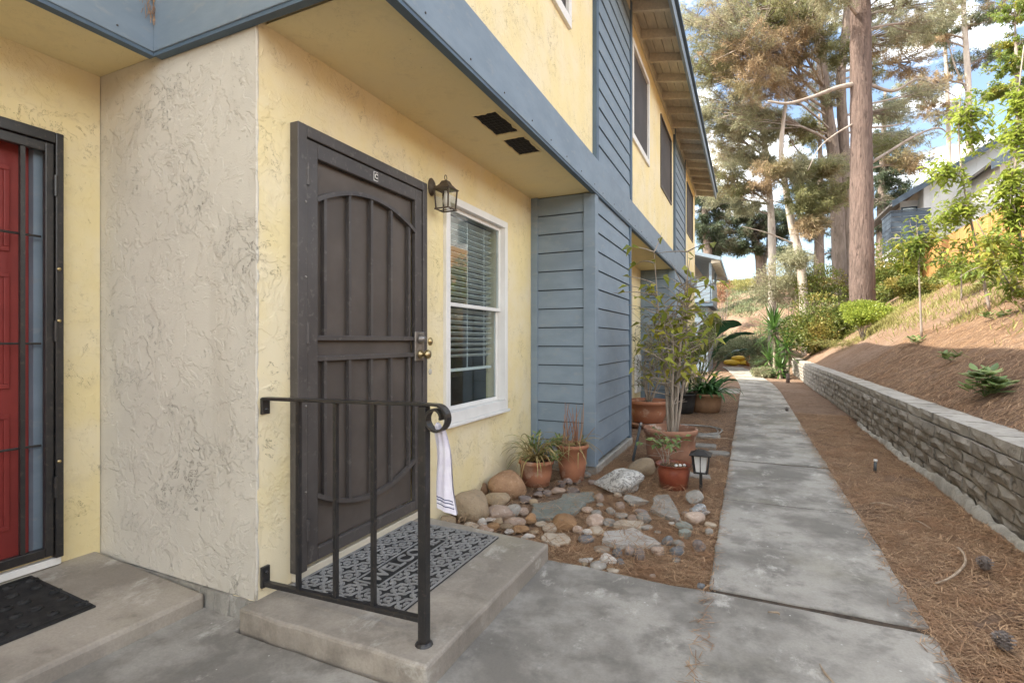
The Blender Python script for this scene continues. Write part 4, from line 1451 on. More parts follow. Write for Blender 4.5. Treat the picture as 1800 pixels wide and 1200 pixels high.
LAND = [((r_[0] + r_[2]) / 2, (r_[1] + r_[3]) / 2, n_) for r_, n_ in [
    (ROCKS[0], 'the round tan boulder'), (ROCKS[2], 'the big brown boulder'), (ROCKS[5], 'the oval pinkish tan stone'), (ROCKS[8], 'the long flat pink stone'), (ROCKS[20], 'the white wedge stone'),
    (ROCKS[21], 'the orange brown ball stone'), (ROCKS[22], 'the pink egg stone'), (ROCKS[28], 'the flat dark grey stone'), (ROCKS[34], 'the round blue grey stone'), (ROCKS[42], 'the rounded pink stone'),
    (ROCKS[43], 'the dark striped stone')]] + [(585, 490, 'the small orange pot'), (780, 430, 'the taller terracotta pot'), (1340, 500, 'the red glazed pot'), (700, 690, 'the broad green flagstone'), (1100, 850, 'the long white slab'),
    (1090, 765, 'the pale flat stone'), (1050, 520, 'the white veined boulder'), (1125, 635, 'the rough grey rock'), (1290, 690, 'the triangular flagstone'), (915, 990, 'the front slab edge'), (1530, 1000, 'the corner of path and slab'), (800, 615, 'the smaller green flagstone')]
SEEN = {}
for i, (x0, y0, x1, y1, cm, lab) in enumerate(ROCKS):
    k = .31674
    u0, u1, v0, v1 = 760 + x0 * k, 760 + x1 * k, 680 + y0 * k, 680 + y1 * k
    uc, vc = (u0 + u1) / 2, (v0 + v1) / 2
    D = 1.15 * FPX / (vc - 600)
    for _ in range(3):
        r = (u1 - u0) / 2 * D / FPX
        h = (v1 - v0) / 2 * D / FPX
        ph = math.atan((vc - 600) / FPX)
        rd_ = min(r * R.uniform(.75, .95), h / math.sin(ph) * .85)
        rz = max(math.sqrt(max(h * h - (rd_ * math.sin(ph)) ** 2, 0)) / math.cos(ph), r * .34)
        zc = -.015 + rz * .72
        D = (1.2 - zc) * FPX / (vc - 600)
    p = at(uc, vc, D)
    big = (x1 - x0) > 130
    ang = {'X': .55, 'S': .7, 'N': .5, 'W': .55}.get(cm, .12)
    if lab and ('angular' in lab):
        ang = .8
    xm, ym = (x0 + x1) / 2, (y0 + y1) / 2
    near = sorted(LAND, key=lambda q: math.hypot(q[0] - xm, (q[1] - ym) * 1.6))
    lb = lab
    if lb is None:
        for q in near[:3]:
            side = 'right of' if xm - q[0] > 45 else ('left of' if q[0] - xm > 45 else ('in front of' if ym > q[1] else 'behind'))
            lb = '%s %s cobble just %s %s' % ('small' if x1 - x0 < 66 else 'fist sized', COLN[cm], side, q[2])
            if lb not in SEEN:
                break
        SEEN[lb] = 1
    grp = None if lab else 'cobbles in the rock bed'
    rock('boulder' if big and lab and 'boulder' in lab else 'cobble', p, (r, rd_, rz), cm, lb,
         grp, ang, 4 if cm == 'X' else 3, rad(24.7) + R.uniform(-.25, .25), i)


def flag(poly, z, th, m, label, seed):
    rr = random.Random(seed)
    pts = []
    n = len(poly)
    for i in range(n):
        a, b = Vector(poly[i]), Vector(poly[(i + 1) % n])
        for k in range(4):
            q = a.lerp(b, k / 4)
            pts.append((q.x + rr.uniform(-.012, .012), q.y + rr.uniform(-.012, .012)))
    mb = MB().prism(pts, z - th, z)
    o = mk('flagstone', mb, RM[m], None, False, .008, 2)
    o.rotation_euler = (rr.uniform(-.03, .03), rr.uniform(-.03, .03), 0)
    return tag(o, label, 'flagstone')


def zpoly(pts, z=.0):
    out = []
    for x, y in pts:
        q = onz(760 + x * .31674, 680 + y * .31674, z)
        out.append((q.x, q.y))
    return out


flag(zpoly([(540, 735), (560, 660), (700, 640), (860, 650), (800, 705), (690, 735)]), .02, .05, 'N', 'broad flat green grey flagstone in the middle of the bed', 1)
flag(zpoly([(700, 640), (720, 600), (890, 590), (900, 630), (820, 642)]), .015, .05, 'N', 'smaller green grey flagstone half under needles behind the broad one', 2)
flag(zpoly([(945, 870), (960, 820), (1110, 800), (1265, 875), (1250, 890), (1030, 890)]), .022, .06, 'W', 'long white flagstone slab at the front of the rock bed', 3)
flag(zpoly([(1010, 770), (1040, 745), (1165, 760), (1150, 790)]), .018, .05, 'C', 'pale flat stone behind the long white slab', 4)
flag(zpoly([(1205, 690), (1240, 612), (1320, 612), (1385, 755), (1330, 740)]), .02, .06, 'G', 'grey triangular flagstone in front of the red glazed pot', 5)
flag(zpoly([(600, 860), (620, 820), (740, 820), (770, 860), (680, 880)]), .012, .05, 'C', 'cream flat stone beside the corner of the porch step', 6)
for i, (u, v, w, d, lb) in enumerate([(1235, 782, .30, .22, 'grey flagstone between the big pot and the path'), (1262, 795, .24, .18, 'pale flagstone touching the path behind the lantern stake'), (1225, 835, .22, .16, 'flat grey stone behind the lantern stake'), (1245, 765, .3, .2, 'far flagstone nearest the hose coil')]):
    c = onz(u, v, 0)
    flag([(c.x - w / 2, c.y - d / 2), (c.x + w / 2, c.y - d / 2 * .8), (c.x + w / 2 * .9, c.y + d / 2), (c.x - w / 2 * .8, c.y + d / 2 * .9)], .006, .04, 'G', lb, 20 + i)
print('rocks done')

# ================================================================== THINGS ON THE PORCH
# ---------------------------------------------------------------- handrail
yr = 1.585
hr = thing('handrail', (-1.09, yr, .088), 'black wrought iron handrail with scrolled end beside the screen door', 'handrail')
xp = -1.085
rail = [(-1.915, yr, .952), (-1.60, yr, .958), (-1.25, yr, .966), (xp, yr, .970)]
mk('top_rail', MB().strip(rail, .036, .014, (0, 1, 0)), M['iron'], hr, False, .003)
scr = [(xp, yr, .970)]
cx, cz = xp + .055, .970 - .048
for k in range(0, 34):
    th = math.pi / 2 - k * (2 * math.pi * 1.28 / 33)
    r = .048 - .026 * max(0, (k - 12) / 21)
    scr.append((cx + r * math.cos(th), yr, cz + r * math.sin(th)))
mk('scroll', MB().strip(scr, .036, .008, (0, 1, 0)), M['iron'], hr)
mk('post', MB().box(xp - .017, xp + .017, yr - .017, yr + .017, .088, .962), M['iron'], hr, False, .003)
mk('post_foot', MB().lathe((xp, yr, .0885), [(.034, 0), (.030, .006), (.024, .010)], 14), M['iron'], hr)
br0, br1 = (-1.915, .150), (xp - .017, .178)
zb_ = lambda x: br0[1] + (x - br0[0]) / (br1[0] - br0[0]) * (br1[1] - br0[1])
mk('bottom_rail', MB().strip([(br0[0], yr, br0[1]), (br1[0], yr, br1[1])], .026, .020, (0, 1, 0)), M['iron'], hr, False, .003)
for x in (-1.712, -1.509, -1.318):
    zt = .952 + (x + 1.915) / .83 * .016
    mk('baluster', MB().box(x - .0085, x + .0085, yr - .0085, yr + .0085, zb_(x) + .008, zt - .005), M['iron'], hr)
mk('wall_bracket', MB().box(-1.917, -1.903, yr - .020, yr + .020, .885, .955), M['iron'], hr, False, .002)
mk('wall_bracket', MB().box(-1.917, -1.903, yr - .020, yr + .020, .135, .225), M['iron'], hr, False, .002)
for z in (.905, .20):
    xlathe('bolt', yr, z, -1.903, [(.008, 0), (.007, .004), (.002, .006)], M['iron'], hr)

# ---------------------------------------------------------------- plastic bag hanging from the scroll
bgp = thing('plastic_bag', (-1.03, 1.64, .58), 'long narrow lavender white plastic bag hanging from the handrail scroll', 'bag')
nU, nV = 9, 16
mb = MB()
v = []
for side in (1, -1):
    for j in range(nV + 1):
        tt = j / nV
        w = .022 + .020 * tt
        for i in range(nU + 1):
            s_ = i / nU * 2 - 1
            th = .004 + .010 * (1 - s_ * s_) * (.4 + tt * .6)
            fold_ = .004 * math.sin(s_ * 7 + tt * 5) * (1 - tt * .4)
            v.append((-1.035 + s_ * w + .030 * tt + .004 * math.sin(tt * 7), 1.612 + side * th + fold_ + .012 * math.sin(tt * 3), .875 - tt * .295 - .008 * s_ * tt))
n1 = (nU + 1) * (nV + 1)
for sd_ in range(2):
    for j in range(nV):
        for i in range(nU):
            a = sd_ * n1 + j * (nU + 1) + i
            mb.F.append((a, a + 1, a + nU + 2, a + nU + 1) if sd_ else (a, a + nU + 1, a + nU + 2, a + 1))
mb.V = v
mk('bag_body', mb, M['bag'], bgp, True)
for zq in (.624, .614, .600):
    tt = (.875 - zq) / .295
    w = .022 + .020 * tt
    mk('printed_stripe', MB().strip([(-1.035 + s_ * w + .030 * tt + .004 * math.sin(tt * 7), 1.612 - (.0055 + .010 * (1 - s_ * s_) * (.4 + tt * .6)) + .004 * math.sin(s_ * 7 + tt * 5) * (1 - tt * .4) + .012 * math.sin(tt * 3), zq - .008 * s_ * tt) for s_ in np.linspace(-.9, .9, 10)], .003, .0012, (0, 0, 1)), M['navy'], bgp)
mk('knot', MB().tube([(-1.032, 1.606, .870), (-1.035, 1.60, .893), (-1.03, yr + .006, .900)], [.016, .012, .007], 8), M['bag'], bgp, True)

# ---------------------------------------------------------------- welcome mat
mx0, mx1, my0, my1, mz = -1.885, -1.285, 1.695, 2.615, .0885
wm = thing('welcome_mat', ((mx0 + mx1) / 2, (my0 + my1) / 2, mz), 'grey and black lattice rubber doormat reading WELCOME on porch step', 'doormat')
mk('mat_base', MB().box(mx0, mx1, my0, my1, mz, mz + .007), M['rubber'], wm, False, .003)
lat = MB()
cell = .104
px0, px1, py0, py1 = -1.655, -1.515, 1.86, 2.45      # word panel


def clip_ok(p):
    return mx0 + .010 < p[0] < mx1 - .010 and my0 + .010 < p[1] < my1 - .010 and not (px0 - .004 < p[0] < px1 + .004 and py0 - .004 < p[1] < py1 + .004)


def lat_curve(pts):
    run = []
    for p in pts + [None]:
        if p is not None and clip_ok(p):
            run.append((p[0], p[1], mz + .010))
        else:
            if len(run) > 2:
                lat.strip(run, .0125, .007, (0, 0, 1)) if False else lat_ribbon(run)
            run = []


def lat_ribbon(run):
    v, f = [], []
    for i, p in enumerate(run):
        a, b = run[max(i - 1, 0)], run[min(i + 1, len(run) - 1)]
        tx, ty = b[0] - a[0], b[1] - a[1]
        l_ = math.hypot(tx, ty) or 1
        nx, ny = -ty / l_ * .0056, tx / l_ * .0056
        v += [(p[0] - nx, p[1] - ny, mz + .0065), (p[0] - nx * .8, p[1] - ny * .8, mz + .0125), (p[0] + nx * .8, p[1] + ny * .8, mz + .0125), (p[0] + nx, p[1] + ny, mz + .0065)]
    for i in range(len(run) - 1):
        for k in range(3):
            a = i * 4 + k
            f.append((a, a + 1, a + 5, a + 4))
    lat.add(v, f)


ni, nj = int((mx1 - mx0) / cell) + 2, int((my1 - my0) / cell) + 2
for i in range(ni):
    for j in range(nj):
        cx_, cy_ = mx0 + (i + .15) * cell, my0 + (j + .3) * cell
        # lobed ring
        lat_curve([(cx_ + (.036 + .014 * math.cos(4 * a)) * math.cos(a), cy_ + (.036 + .014 * math.cos(4 * a)) * math.sin(a)) for a in np.linspace(0, 2 * math.pi, 29)])
        # linking wave through the gaps
        lat_curve([(cx_ + cell / 2 + .016 * math.cos(a), cy_ + cell / 2 + .016 * math.sin(a)) for a in np.linspace(0, 2 * math.pi, 15)])
        for (dx, dy) in ((1, 1), (1, -1), (-1, 1), (-1, -1)):
            lat_curve([(cx_ + dx * (.017 + q * .018), cy_ + dy * (.017 + q * .018)) for q in np.linspace(0, 1, 4)])
tag(mk('lattice', lat, M['matgrey'], wm), kind='stuff')
fr = MB()
for q in ((mx0 + .002, mx0 + .011, my0 + .002, my1 - .002), (mx1 - .011, mx1 - .002, my0 + .002, my1 - .002), (mx0 + .011, mx1 - .011, my0 + .002, my0 + .011), (mx0 + .011, mx1 - .011, my1 - .011, my1 - .002)):
    fr.box(q[0], q[1], q[2], q[3], mz + .006, mz + .0125)
mk('border', fr, M['matgrey'], wm)
fr = MB()
for q in ((px0, px0 + .008, py0, py1), (px1 - .008, px1, py0, py1), (px0 + .008, px1 - .008, py0, py0 + .008), (px0 + .008, px1 - .008, py1 - .008, py1)):
    fr.box(q[0], q[1], q[2], q[3], mz + .0065, mz + .0115)
mk('word_panel', fr, M['matgrey'], wm)
vs, fs = text_mesh('WELCOME', .112, .003, .001)
xs_ = [v.x for v in vs]
sc_ = (py1 - py0 - .05) / (max(xs_) - min(xs_))
mk('lettering', MB().add([((px0 + px1) / 2 - v.y * 1.0, (py0 + py1) / 2 + v.x * sc_, mz + .0100 + v.z) for v in vs], fs), M['matgrey'], wm)

# ---------------------------------------------------------------- old black mat at the red door
om = thing('doormat', (-2.75, .8, .09), 'worn black moulded rubber doormat in front of the red door', 'doormat')
zs = lambda x: .1125 - (x + 3.1) / .867 * .046
q0, q1, r0_, r1_ = -3.02, -2.50, .50, 1.24
omr = MB().hexa([(q0, r0_, zs(q0)), (q1, r0_, zs(q1)), (q1, r1_, zs(q1)), (q0, r1_, zs(q0)), (q0, r0_, zs(q0) + .008), (q1, r0_, zs(q1) + .008), (q1, r1_, zs(q1) + .008), (q0, r1_, zs(q0) + .008)])
mk('mat_base', omr, M['rubber'], om, False, .003)
mb = MB()
for k in range(9):
    for j in range(5):
        bx, by = q0 + .06 + j * .1, r0_ + .06 + k * .08
        a = R.uniform(0, 3)
        pts = [(bx + .04 * math.cos(a + s_ * 1.5) * s_, by + .04 * math.sin(a + s_ * 1.5) * s_, zs(bx) + .010) for s_ in np.linspace(-1, 1, 7)]
        mb.tube(pts, [.003, .007, .010, .012, .010, .007, .003], 5)
for q in ((q0 + .012, r0_ + .012, q1 - .012, r0_ + .012), (q1 - .012, r0_ + .012, q1 - .012, r1_ - .012), (q1 - .012, r1_ - .012, q0 + .012, r1_ - .012), (q0 + .012, r1_ - .012, q0 + .012, r0_ + .012)):
    mb.tube([(q[0], q[1], zs(q[0]) + .008), (q[2], q[3], zs(q[2]) + .008)], .008, 6)
tag(mk('relief_pattern', mb, M['rubber'], om, True), kind='stuff')

# ---------------------------------------------------------------- wall lantern
ly, lx = 2.885, XW + .115
wl = thing('wall_lantern', (XW, ly, 2.05), 'small bronze glass wall lantern above the white window', 'wall lamp')
mb = MB().lathe((0, 0, 0), [(.052, 0), (.052, .006), (.044, .014), (.030, .024), (.012, .030)], 22)
mb.V = [(XW + .001 + z, ly + x * .72, 2.225 + y * 1.15) for x, y, z in mb.V]
mk('backplate', mb, M['lantern'], wl, True)
mk('arm', MB().tube(spline([(XW + .02, ly, 2.225), (XW + .06, ly, 2.215), (lx - .02, ly, 2.225)], 5), .011, 8), M['lantern'], wl, True)


def frust(mb, x, y, z0, z1, a, b):
    return mb.hexa([(x - a, y - a, z0), (x + a, y - a, z0), (x + a, y + a, z0), (x - a, y + a, z0), (x - b, y - b, z1), (x + b, y - b, z1), (x + b, y + b, z1), (x - b, y + b, z1)])


cap = MB()
frust(cap, lx, ly, 2.190, 2.198, .062, .064)
frust(cap, lx, ly, 2.1985, 2.225, .056, .034)
frust(cap, lx, ly, 2.2255, 2.250, .032, .020)
mk('lamp_cap', cap, M['lantern'], wl, False, .002)
mk('finial_ring', MB().tube([(lx, ly + .014 * math.sin(q / 14 * 6.283), 2.272 + .017 * math.cos(q / 14 * 6.283)) for q in range(15)], .0028, 6).tube([(lx, ly, 2.248), (lx, ly, 2.257)], .004, 6), M['lantern'], wl, True)
cg = MB()
for dx in (-1, 1):
    for dy in (-1, 1):
        cg.hexa([(lx + dx * .046 - .004, ly + dy * .046 - .004, 2.068), (lx + dx * .046 + .004, ly + dy * .046 - .004, 2.068), (lx + dx * .046 + .004, ly + dy * .046 + .004, 2.068), (lx + dx * .046 - .004, ly + dy * .046 + .004, 2.068),
                 (lx + dx * .054 - .004, ly + dy * .054 - .004, 2.19), (lx + dx * .054 + .004, ly + dy * .054 - .004, 2.19), (lx + dx * .054 + .004, ly + dy * .054 + .004, 2.19), (lx + dx * .054 - .004, ly + dy * .054 + .004, 2.19)])
for (a0, a1, b0, b1) in ((-.054, .054, -.054, -.046), (-.054, .054, .046, .054), (-.054, -.046, -.046, .046), (.046, .054, -.046, .046)):
    cg.box(lx + a0, lx + a1, ly + b0, ly + b1, 2.060, 2.068)
cg.tube([(lx - .05, ly, 2.063), (lx + .05, ly, 2.063)], .003, 5)
mk('cage', cg, M['lantern'], wl)
for (ax, ay) in ((1, 0), (-1, 0), (0, 1), (0, -1)):
    if ax:
        pv = [(lx + ax * .0455, ly - .043, 2.069), (lx + ax * .0455, ly + .043, 2.069), (lx + ax * .053, ly + .05, 2.189), (lx + ax * .053, ly - .05, 2.189)]
    else:
        pv = [(lx - .043, ly + ay * .0455, 2.069), (lx + .043, ly + ay * .0455, 2.069), (lx + .05, ly + ay * .053, 2.189), (lx - .05, ly + ay * .053, 2.189)]
    mk('pane', MB().add(pv, [(0, 1, 2, 3)]), M['lampglass'], wl)
mk('bulb', MB().lathe((lx, ly, 2.085), [(.004, 0), (.014, .012), (.020, .035), (.014, .06), (.009, .09), (.009, .10)], 14), M['white'], wl, True)

# ---------------------------------------------------------------- straw of an old nest stuck to the beam
p0 = at(283, 12, 2.45)
mb = MB()
for k in range(70):
    a = Vector((XL + PB + .004 + abs(R.gauss(0, .006)), p0.y + R.gauss(0, .022) - .02, 2.80 + R.uniform(-.06, .10)))
    mb.tube([a, a + Vector((R.uniform(0, .012), R.gauss(0, .012), -R.uniform(.03, .10)))], .0011, 3, False)
tag(mk('nest_straw', mb, M['straw']), 'tuft of dry nest straw stuck to the blue corner beam', 'straw')

# ================================================================== PATH LIGHT, PIPE, HOSE, LITTERED BITS
c = onz(1232, 861, 0)
pl = thing('solar_path_light', c, 'black lantern shaped solar stake light beside the concrete path', 'path light')
mk('stake', MB().box(c.x - .011, c.x + .011, c.y - .011, c.y + .011, -.05, .145), M['blackpot'], pl)
hd = MB()
frust(hd, c.x, c.y, .285, .293, .082, .084)
frust(hd, c.x, c.y, .2935, .325, .078, .022)
mk('roof_cap', hd, M['blackpot'], pl, False, .002)
cg = MB()
for dx in (-1, 1):
    for dy in (-1, 1):
        cg.tube([(c.x + dx * .048, c.y + dy * .048, .148), (c.x + dx * .064, c.y + dy * .064, .287)], .0055, 5)
for (dx, dy) in ((1, 0), (-1, 0), (0, 1), (0, -1)):
    cg.tube([(c.x + dx * .048, c.y + dy * .048, .148), (c.x + dx * .064, c.y + dy * .064, .287)], .004, 5)
cg.box(c.x - .052, c.x + .052, c.y - .052, c.y + .052, .140, .149)
mk('cage', cg, M['blackpot'], pl)
fb = MB()
frust(fb, c.x, c.y, .150, .284, .036, .050)
mk('diffuser', fb, plain('frosted_diffuser', (.72, .71, .67), None, 8, .5), pl, False, .003)
a, b = onz(1112, 806, 0), at(1127, 742, 5.35)
pp = thing('leaning_pipe', a, 'dark grey pipe stake leaning up beside the blue siding', 'pipe')
mk('shaft', MB().tube([a + Vector((0, 0, -.03)), a.lerp(b, .9)], .0135, 10), M['pipe'], pp, True)
mk('nozzle', MB().tube([a.lerp(b, .89), a.lerp(b, .93), a.lerp(b, 1.0)], [.018, .018, .012], 10), M['steel'], pp, True)
hp = []
for k in range(90):
    th = k / 89 * 2 * math.pi * 2.6
    r = .33 + .02 * math.sin(k * .7) + .03 * math.sin(th * .4)
    hp.append((-.66 + r * 1.0 * math.cos(th), 7.35 + r * 1.15 * math.sin(th), .006 + .008 * (k / 89) + .006 * abs(math.sin(k * .9))))
tag(mk('garden_hose', MB().tube(hp, .008, 7), M['hose'], None, True), 'grey garden hose coiled on the needles behind the big pot', 'hose')
c = onz(1538, 824, 0)
sp = thing('sprinkler_riser', c, 'short white topped sprinkler riser standing in the needle strip', 'sprinkler')
mk('riser', MB().tube([c + Vector((0, 0, -.03)), c + Vector((.004, 0, .07))], .013, 10), M['pipe'], sp, True)
mk('white_cap', MB().tube([c + Vector((.004, 0, .071)), c + Vector((.005, 0, .092))], .016, 10), M['white'], sp, True)


def cone(u, v, label, s=.034):
    c = onz(u, v, .0)
    T = thing('pine_cone', c, label, 'pine cone', 'fallen pine cones')
    mb = MB()
    mb.lathe((c.x, c.y, c.z - .005), [(.006, 0), (s * .6, s * .3), (s * .7, s * .8), (s * .4, s * 1.5), (.003, s * 1.9)], 10)
    mk('core', mb, M['cone'], T)
    for k in range(46):
        t_ = k / 46
        r = s * (.95 * math.sin(math.pi * (.15 + .8 * t_)) + .1)
        a = k * 2.4
        z = c.z + s * 1.9 * t_
        d = Vector((math.cos(a), math.sin(a), .3))
        p = Vector((c.x, c.y, z)) + d * r * .6
        sd_ = Vector((-math.sin(a), math.cos(a), 0)) * s * .24
        mb = MB().add([p - sd_, p + sd_, p + d * r * .5 + sd_ * .8, p + d * r * .5 - sd_ * .8, p + d * r * .3 + Vector((0, 0, s * .12))], [(0, 1, 2, 3), (0, 4, 1), (1, 4, 2), (2, 4, 3), (3, 4, 0)])
        if k % 4 == 0:
            pass
        MBALL.add(mb.V, mb.F)
    return T


for (u, v, lb) in ((1731, 1000, 'grey pine cone on the needles below the curved stick'), (1764, 1140, 'pale pine cone in the needles near the bottom right corner'), (1383, 722, 'small dark pine cone in the strip far along the block wall')):
    MBALL = MB()
    T = cone(u, v, lb)
    tag(mk('scales', MBALL, M['cone'], T), kind='stuff')
pts = [onz(u, v, .0) + Vector((0, 0, z)) for (u, v, z) in ((1644, 1027, .006), (1668, 1021, .014), (1688, 1008, .02), (1697, 993, .022), (1692, 980, .03), (1682, 976, .045))]
sp_ = spline(pts, 5)
tag(mk('fallen_stick', MB().tube(sp_, lerp_list([.004, .007, .006, .009], len(sp_)), 7), M['twig'], None, True), 'pale curved fallen stick lying in the needle strip', 'stick')
pts = spline([onz(1441, 1166, .012), onz(1450, 1182, .014), onz(1466, 1200, .012)], 4)
tag(mk('fallen_stick', MB().tube(pts, lerp_list([.002, .005, .004], len(pts)), 6), M['twig'], None, True), 'thin straw coloured twig lying on the front slab', 'stick')
for k, (u, v, du, dv) in enumerate([(1530, 884, 50, 8), (1608, 915, 30, 14), (1350, 1075, 20, 5), (1260, 770, 35, 4), (1495, 735, 25, -8)]):
    a, b = onz(u, v, .01), onz(u + du, v + dv, .01)
    pts = spline([a, a.lerp(b, .5) + Vector((R.uniform(-.02, .02), R.uniform(-.02, .02), .012)), b], 4)
    tag(mk('fallen_stick', MB().tube(pts, lerp_list([.003, .005, .002], len(pts)), 6), M['twig'], None, True),
        ['straight brown twig on the needles between path and wall', 'short brown twig on the strip below the middle of the wall', 'tiny twig at the near end of the path', 'thin twig on the bed near the flagstones', 'pale twig on the strip far along the path'][k], 'stick')
print('small things done')

# ================================================================== POTTED PLANTS
def pot(T, c, rt, rb, h, m, rim=.025, rimw=.012, soil=.86, flare=False):
    pr = [(rb * .9, 0), (rb, .004), (rb + (rt - rb) * .5, h * .5 * .9), (rt - (rimw if not flare else .0), h - rim - (.0 if not flare else .02))]
    if flare:
        pr += [(rt * .93, h - rim), (rt * 1.0, h - rim * .5), (rt * 1.10, h - .004), (rt * 1.09, h), (rt * .98, h - .008), (rt * .86, h - .03)]
    else:
        pr += [(rt, h - rim + .003), (rt + .002, h - .006), (rt - .004, h), (rt - .020, h), (rt - .024, h - .008)]
    pr += [(rt * .84, h * soil - .01), (rt * .3, h * soil - .012)]
    p = mk('pot', MB().lathe(c, pr, 40, .004), M[m], T, True)
    V, F = [], []
    n = 14
    sb = MB()
    for j in range(4):
        for k in range(n):
            r = rt * .86 * j / 3
            sb.V.append((c[0] + r * math.cos(k * 6.283 / n), c[1] + r * math.sin(k * 6.283 / n), c[2] + h * soil + R.uniform(-.006, .010)))
    for j in range(3):
        for k in range(n):
            sb.F.append((j * n + k, j * n + (k + 1) % n, (j + 1) * n + (k + 1) % n, (j + 1) * n + k))
    mk('soil', sb, M['soil'], T, True)
    return p


def branchy(T, base, n, hrange, spread, leaves, L, W, leafm, rstem=.008, twigs=6, bark='stem', flat=True, lean=(0, 0), droop=.25, lz=(.35, 1.0), name_l='leaves', wob=.05):
    sb = MB()
    P, Dv = [], []
    tips = []
    for k in range(n):
        h = R.uniform(*hrange)
        a = R.uniform(0, 6.283)
        s_ = R.uniform(.2, 1) * spread
        b = Vector(base) + Vector((math.cos(a), math.sin(a), 0)) * R.uniform(.01, .05)
        e = b + Vector((math.cos(a) * s_ + lean[0], math.sin(a) * s_ + lean[1], h))
        m1 = b.lerp(e, .35) + Vector((R.gauss(0, wob), R.gauss(0, wob), 0))
        m2 = b.lerp(e, .7) + Vector((R.gauss(0, wob), R.gauss(0, wob), 0))
        pts = spline([b, m1, m2, e], 5)
        sb.tube(pts, lerp_list([rstem * R.uniform(.8, 1.2), rstem * .6, .0025], len(pts)), 6)
        for j in range(twigs):
            i = R.randrange(int(len(pts) * .3), len(pts))
            o = pts[i]
            aa = R.uniform(0, 6.283)
            l_ = R.uniform(.12, .38) * max(.5, min(h, 1.2))
            t_ = o + Vector((math.cos(aa) * l_, math.sin(aa) * l_, R.uniform(.0, .7) * l_))
            tw = bez(o, t_, R.uniform(0, .15), 4)
            sb.tube(tw, lerp_list([rstem * .42, .0016], 5), 4, False)
            tips.append(tw)
        tips.append(pts[int(len(pts) * .6):])
    mk('stems', sb, M[bark], T, True)
    z_lo, z_hi = base[2] + hrange[1] * lz[0], base[2] + hrange[1] * lz[1]
    tries = 0
    while len(P) < leaves and tries < leaves * 12:
        tries += 1
        tw = tips[R.randrange(len(tips))]
        p = tw[R.randrange(1, len(tw))]
        if not (z_lo <= p.z <= z_hi + .2):
            continue
        a = R.uniform(0, 6.283)
        P.append(tuple(p))
        Dv.append((math.cos(a), math.sin(a), R.uniform(-.7, .45)))
    P, Dv = np.array(P), unit(np.array(Dv))
    fn = flat_leaf_arr if flat else leaf_arr
    kw = dict(droop=droop) if flat else {}
    tag(quads(name_l, fn(P, Dv, rng.uniform(.7, 1.2, len(P)) * L, rng.uniform(.8, 1.2, len(P)) * W, **kw), LEAF[leafm], T), kind='stuff')


# big terracotta pot with the tall bare ficus
c = Vector((-.70, 5.24, -.01))
T = thing('potted_ficus', c, 'tall sparse yellow leaved ficus in a large weathered terracotta pot', 'potted plant')
pot(T, c, .255, .205, .365, 'terra_old', .05, .016, .80)
branchy(T, (c.x + .02, c.y, .27), 10, (1.1, 1.82), .17, 270, .11, .055, 'ficus', .017, 13, 'stem', True, (-.02, 0), .35, (.30, 1.0), wob=.025)

# glazed red pot with small shrub
c = Vector((-.566, 4.43, -.012))
T = thing('potted_shrub', c, 'small green shrub in a glossy dark red glazed pot by the path', 'potted plant')
pot(T, c, .132, .108, .205, 'redpot', .03, .01, .90, True)
branchy(T, (c.x - .055, c.y, .18), 6, (.16, .27), .07, 90, .062, .030, 'succ', .005, 4, 'stem', True, (-.02, 0), .1, (.55, 1.0), wob=.012)
mb = MB()
for k in range(40):
    a = R.uniform(0, 6.28)
    r = R.uniform(.03, .10)
    o = Vector((c.x + math.cos(a) * r, c.y + math.sin(a) * r, .182))
    mb.tube([o, o + Vector((R.gauss(0, .03), R.gauss(0, .03), R.uniform(.005, .03)))], .0015, 3, False)
tag(mk('dry_stalks', mb, M['straw'], T), kind='stuff')
for k in range(3):
    mk('white_pebble', MB().lathe((c.x + .03 + k * .03, c.y - .08 + .02 * k, .185), [(.004, 0), (.014, .006), (.012, .016), (.003, .02)], 9), M['white'], T, True)

# small orange pot with drooping striped blades, leaning
c = Vector((-1.63, 4.03, -.005))
T = thing('potted_spider_plant', c, 'drooping dry striped spider plant in a small orange terracotta pot', 'potted plant')
pot(T, c, .148, .112, .215, 'terra', .035, .012, .88)
mb = MB()
for k in range(85):
    v, f = blade((c.x + R.uniform(-.06, .06), c.y + R.uniform(-.06, .06), .20), R.uniform(0, 6.28), R.uniform(.5, 1.35), R.uniform(.22, .46), R.uniform(.010, .018), R.uniform(1.6, 2.9), 7, .2)
    mb.add(v, f)
mk('blades', mb, LEAF['dry'], T, True)['kind'] = 'stuff'
mb = MB()
for (dx, dy, h) in ((.02, .0, .20), (.10, .06, .15), (-.02, .08, .10), (.14, -.02, .06)):
    o = Vector((c.x + dx, c.y + dy, .19))
    e = o + Vector((R.uniform(-.03, .05), R.uniform(-.03, .03), h))
    mb.tube(bez(o, e, .05, 4), .006, 6)
    rosette(e, 14, .085, .022, (.1, 1.1), .4, mb)
mk('succulent_stems', mb, LEAF['succ'], T, True)

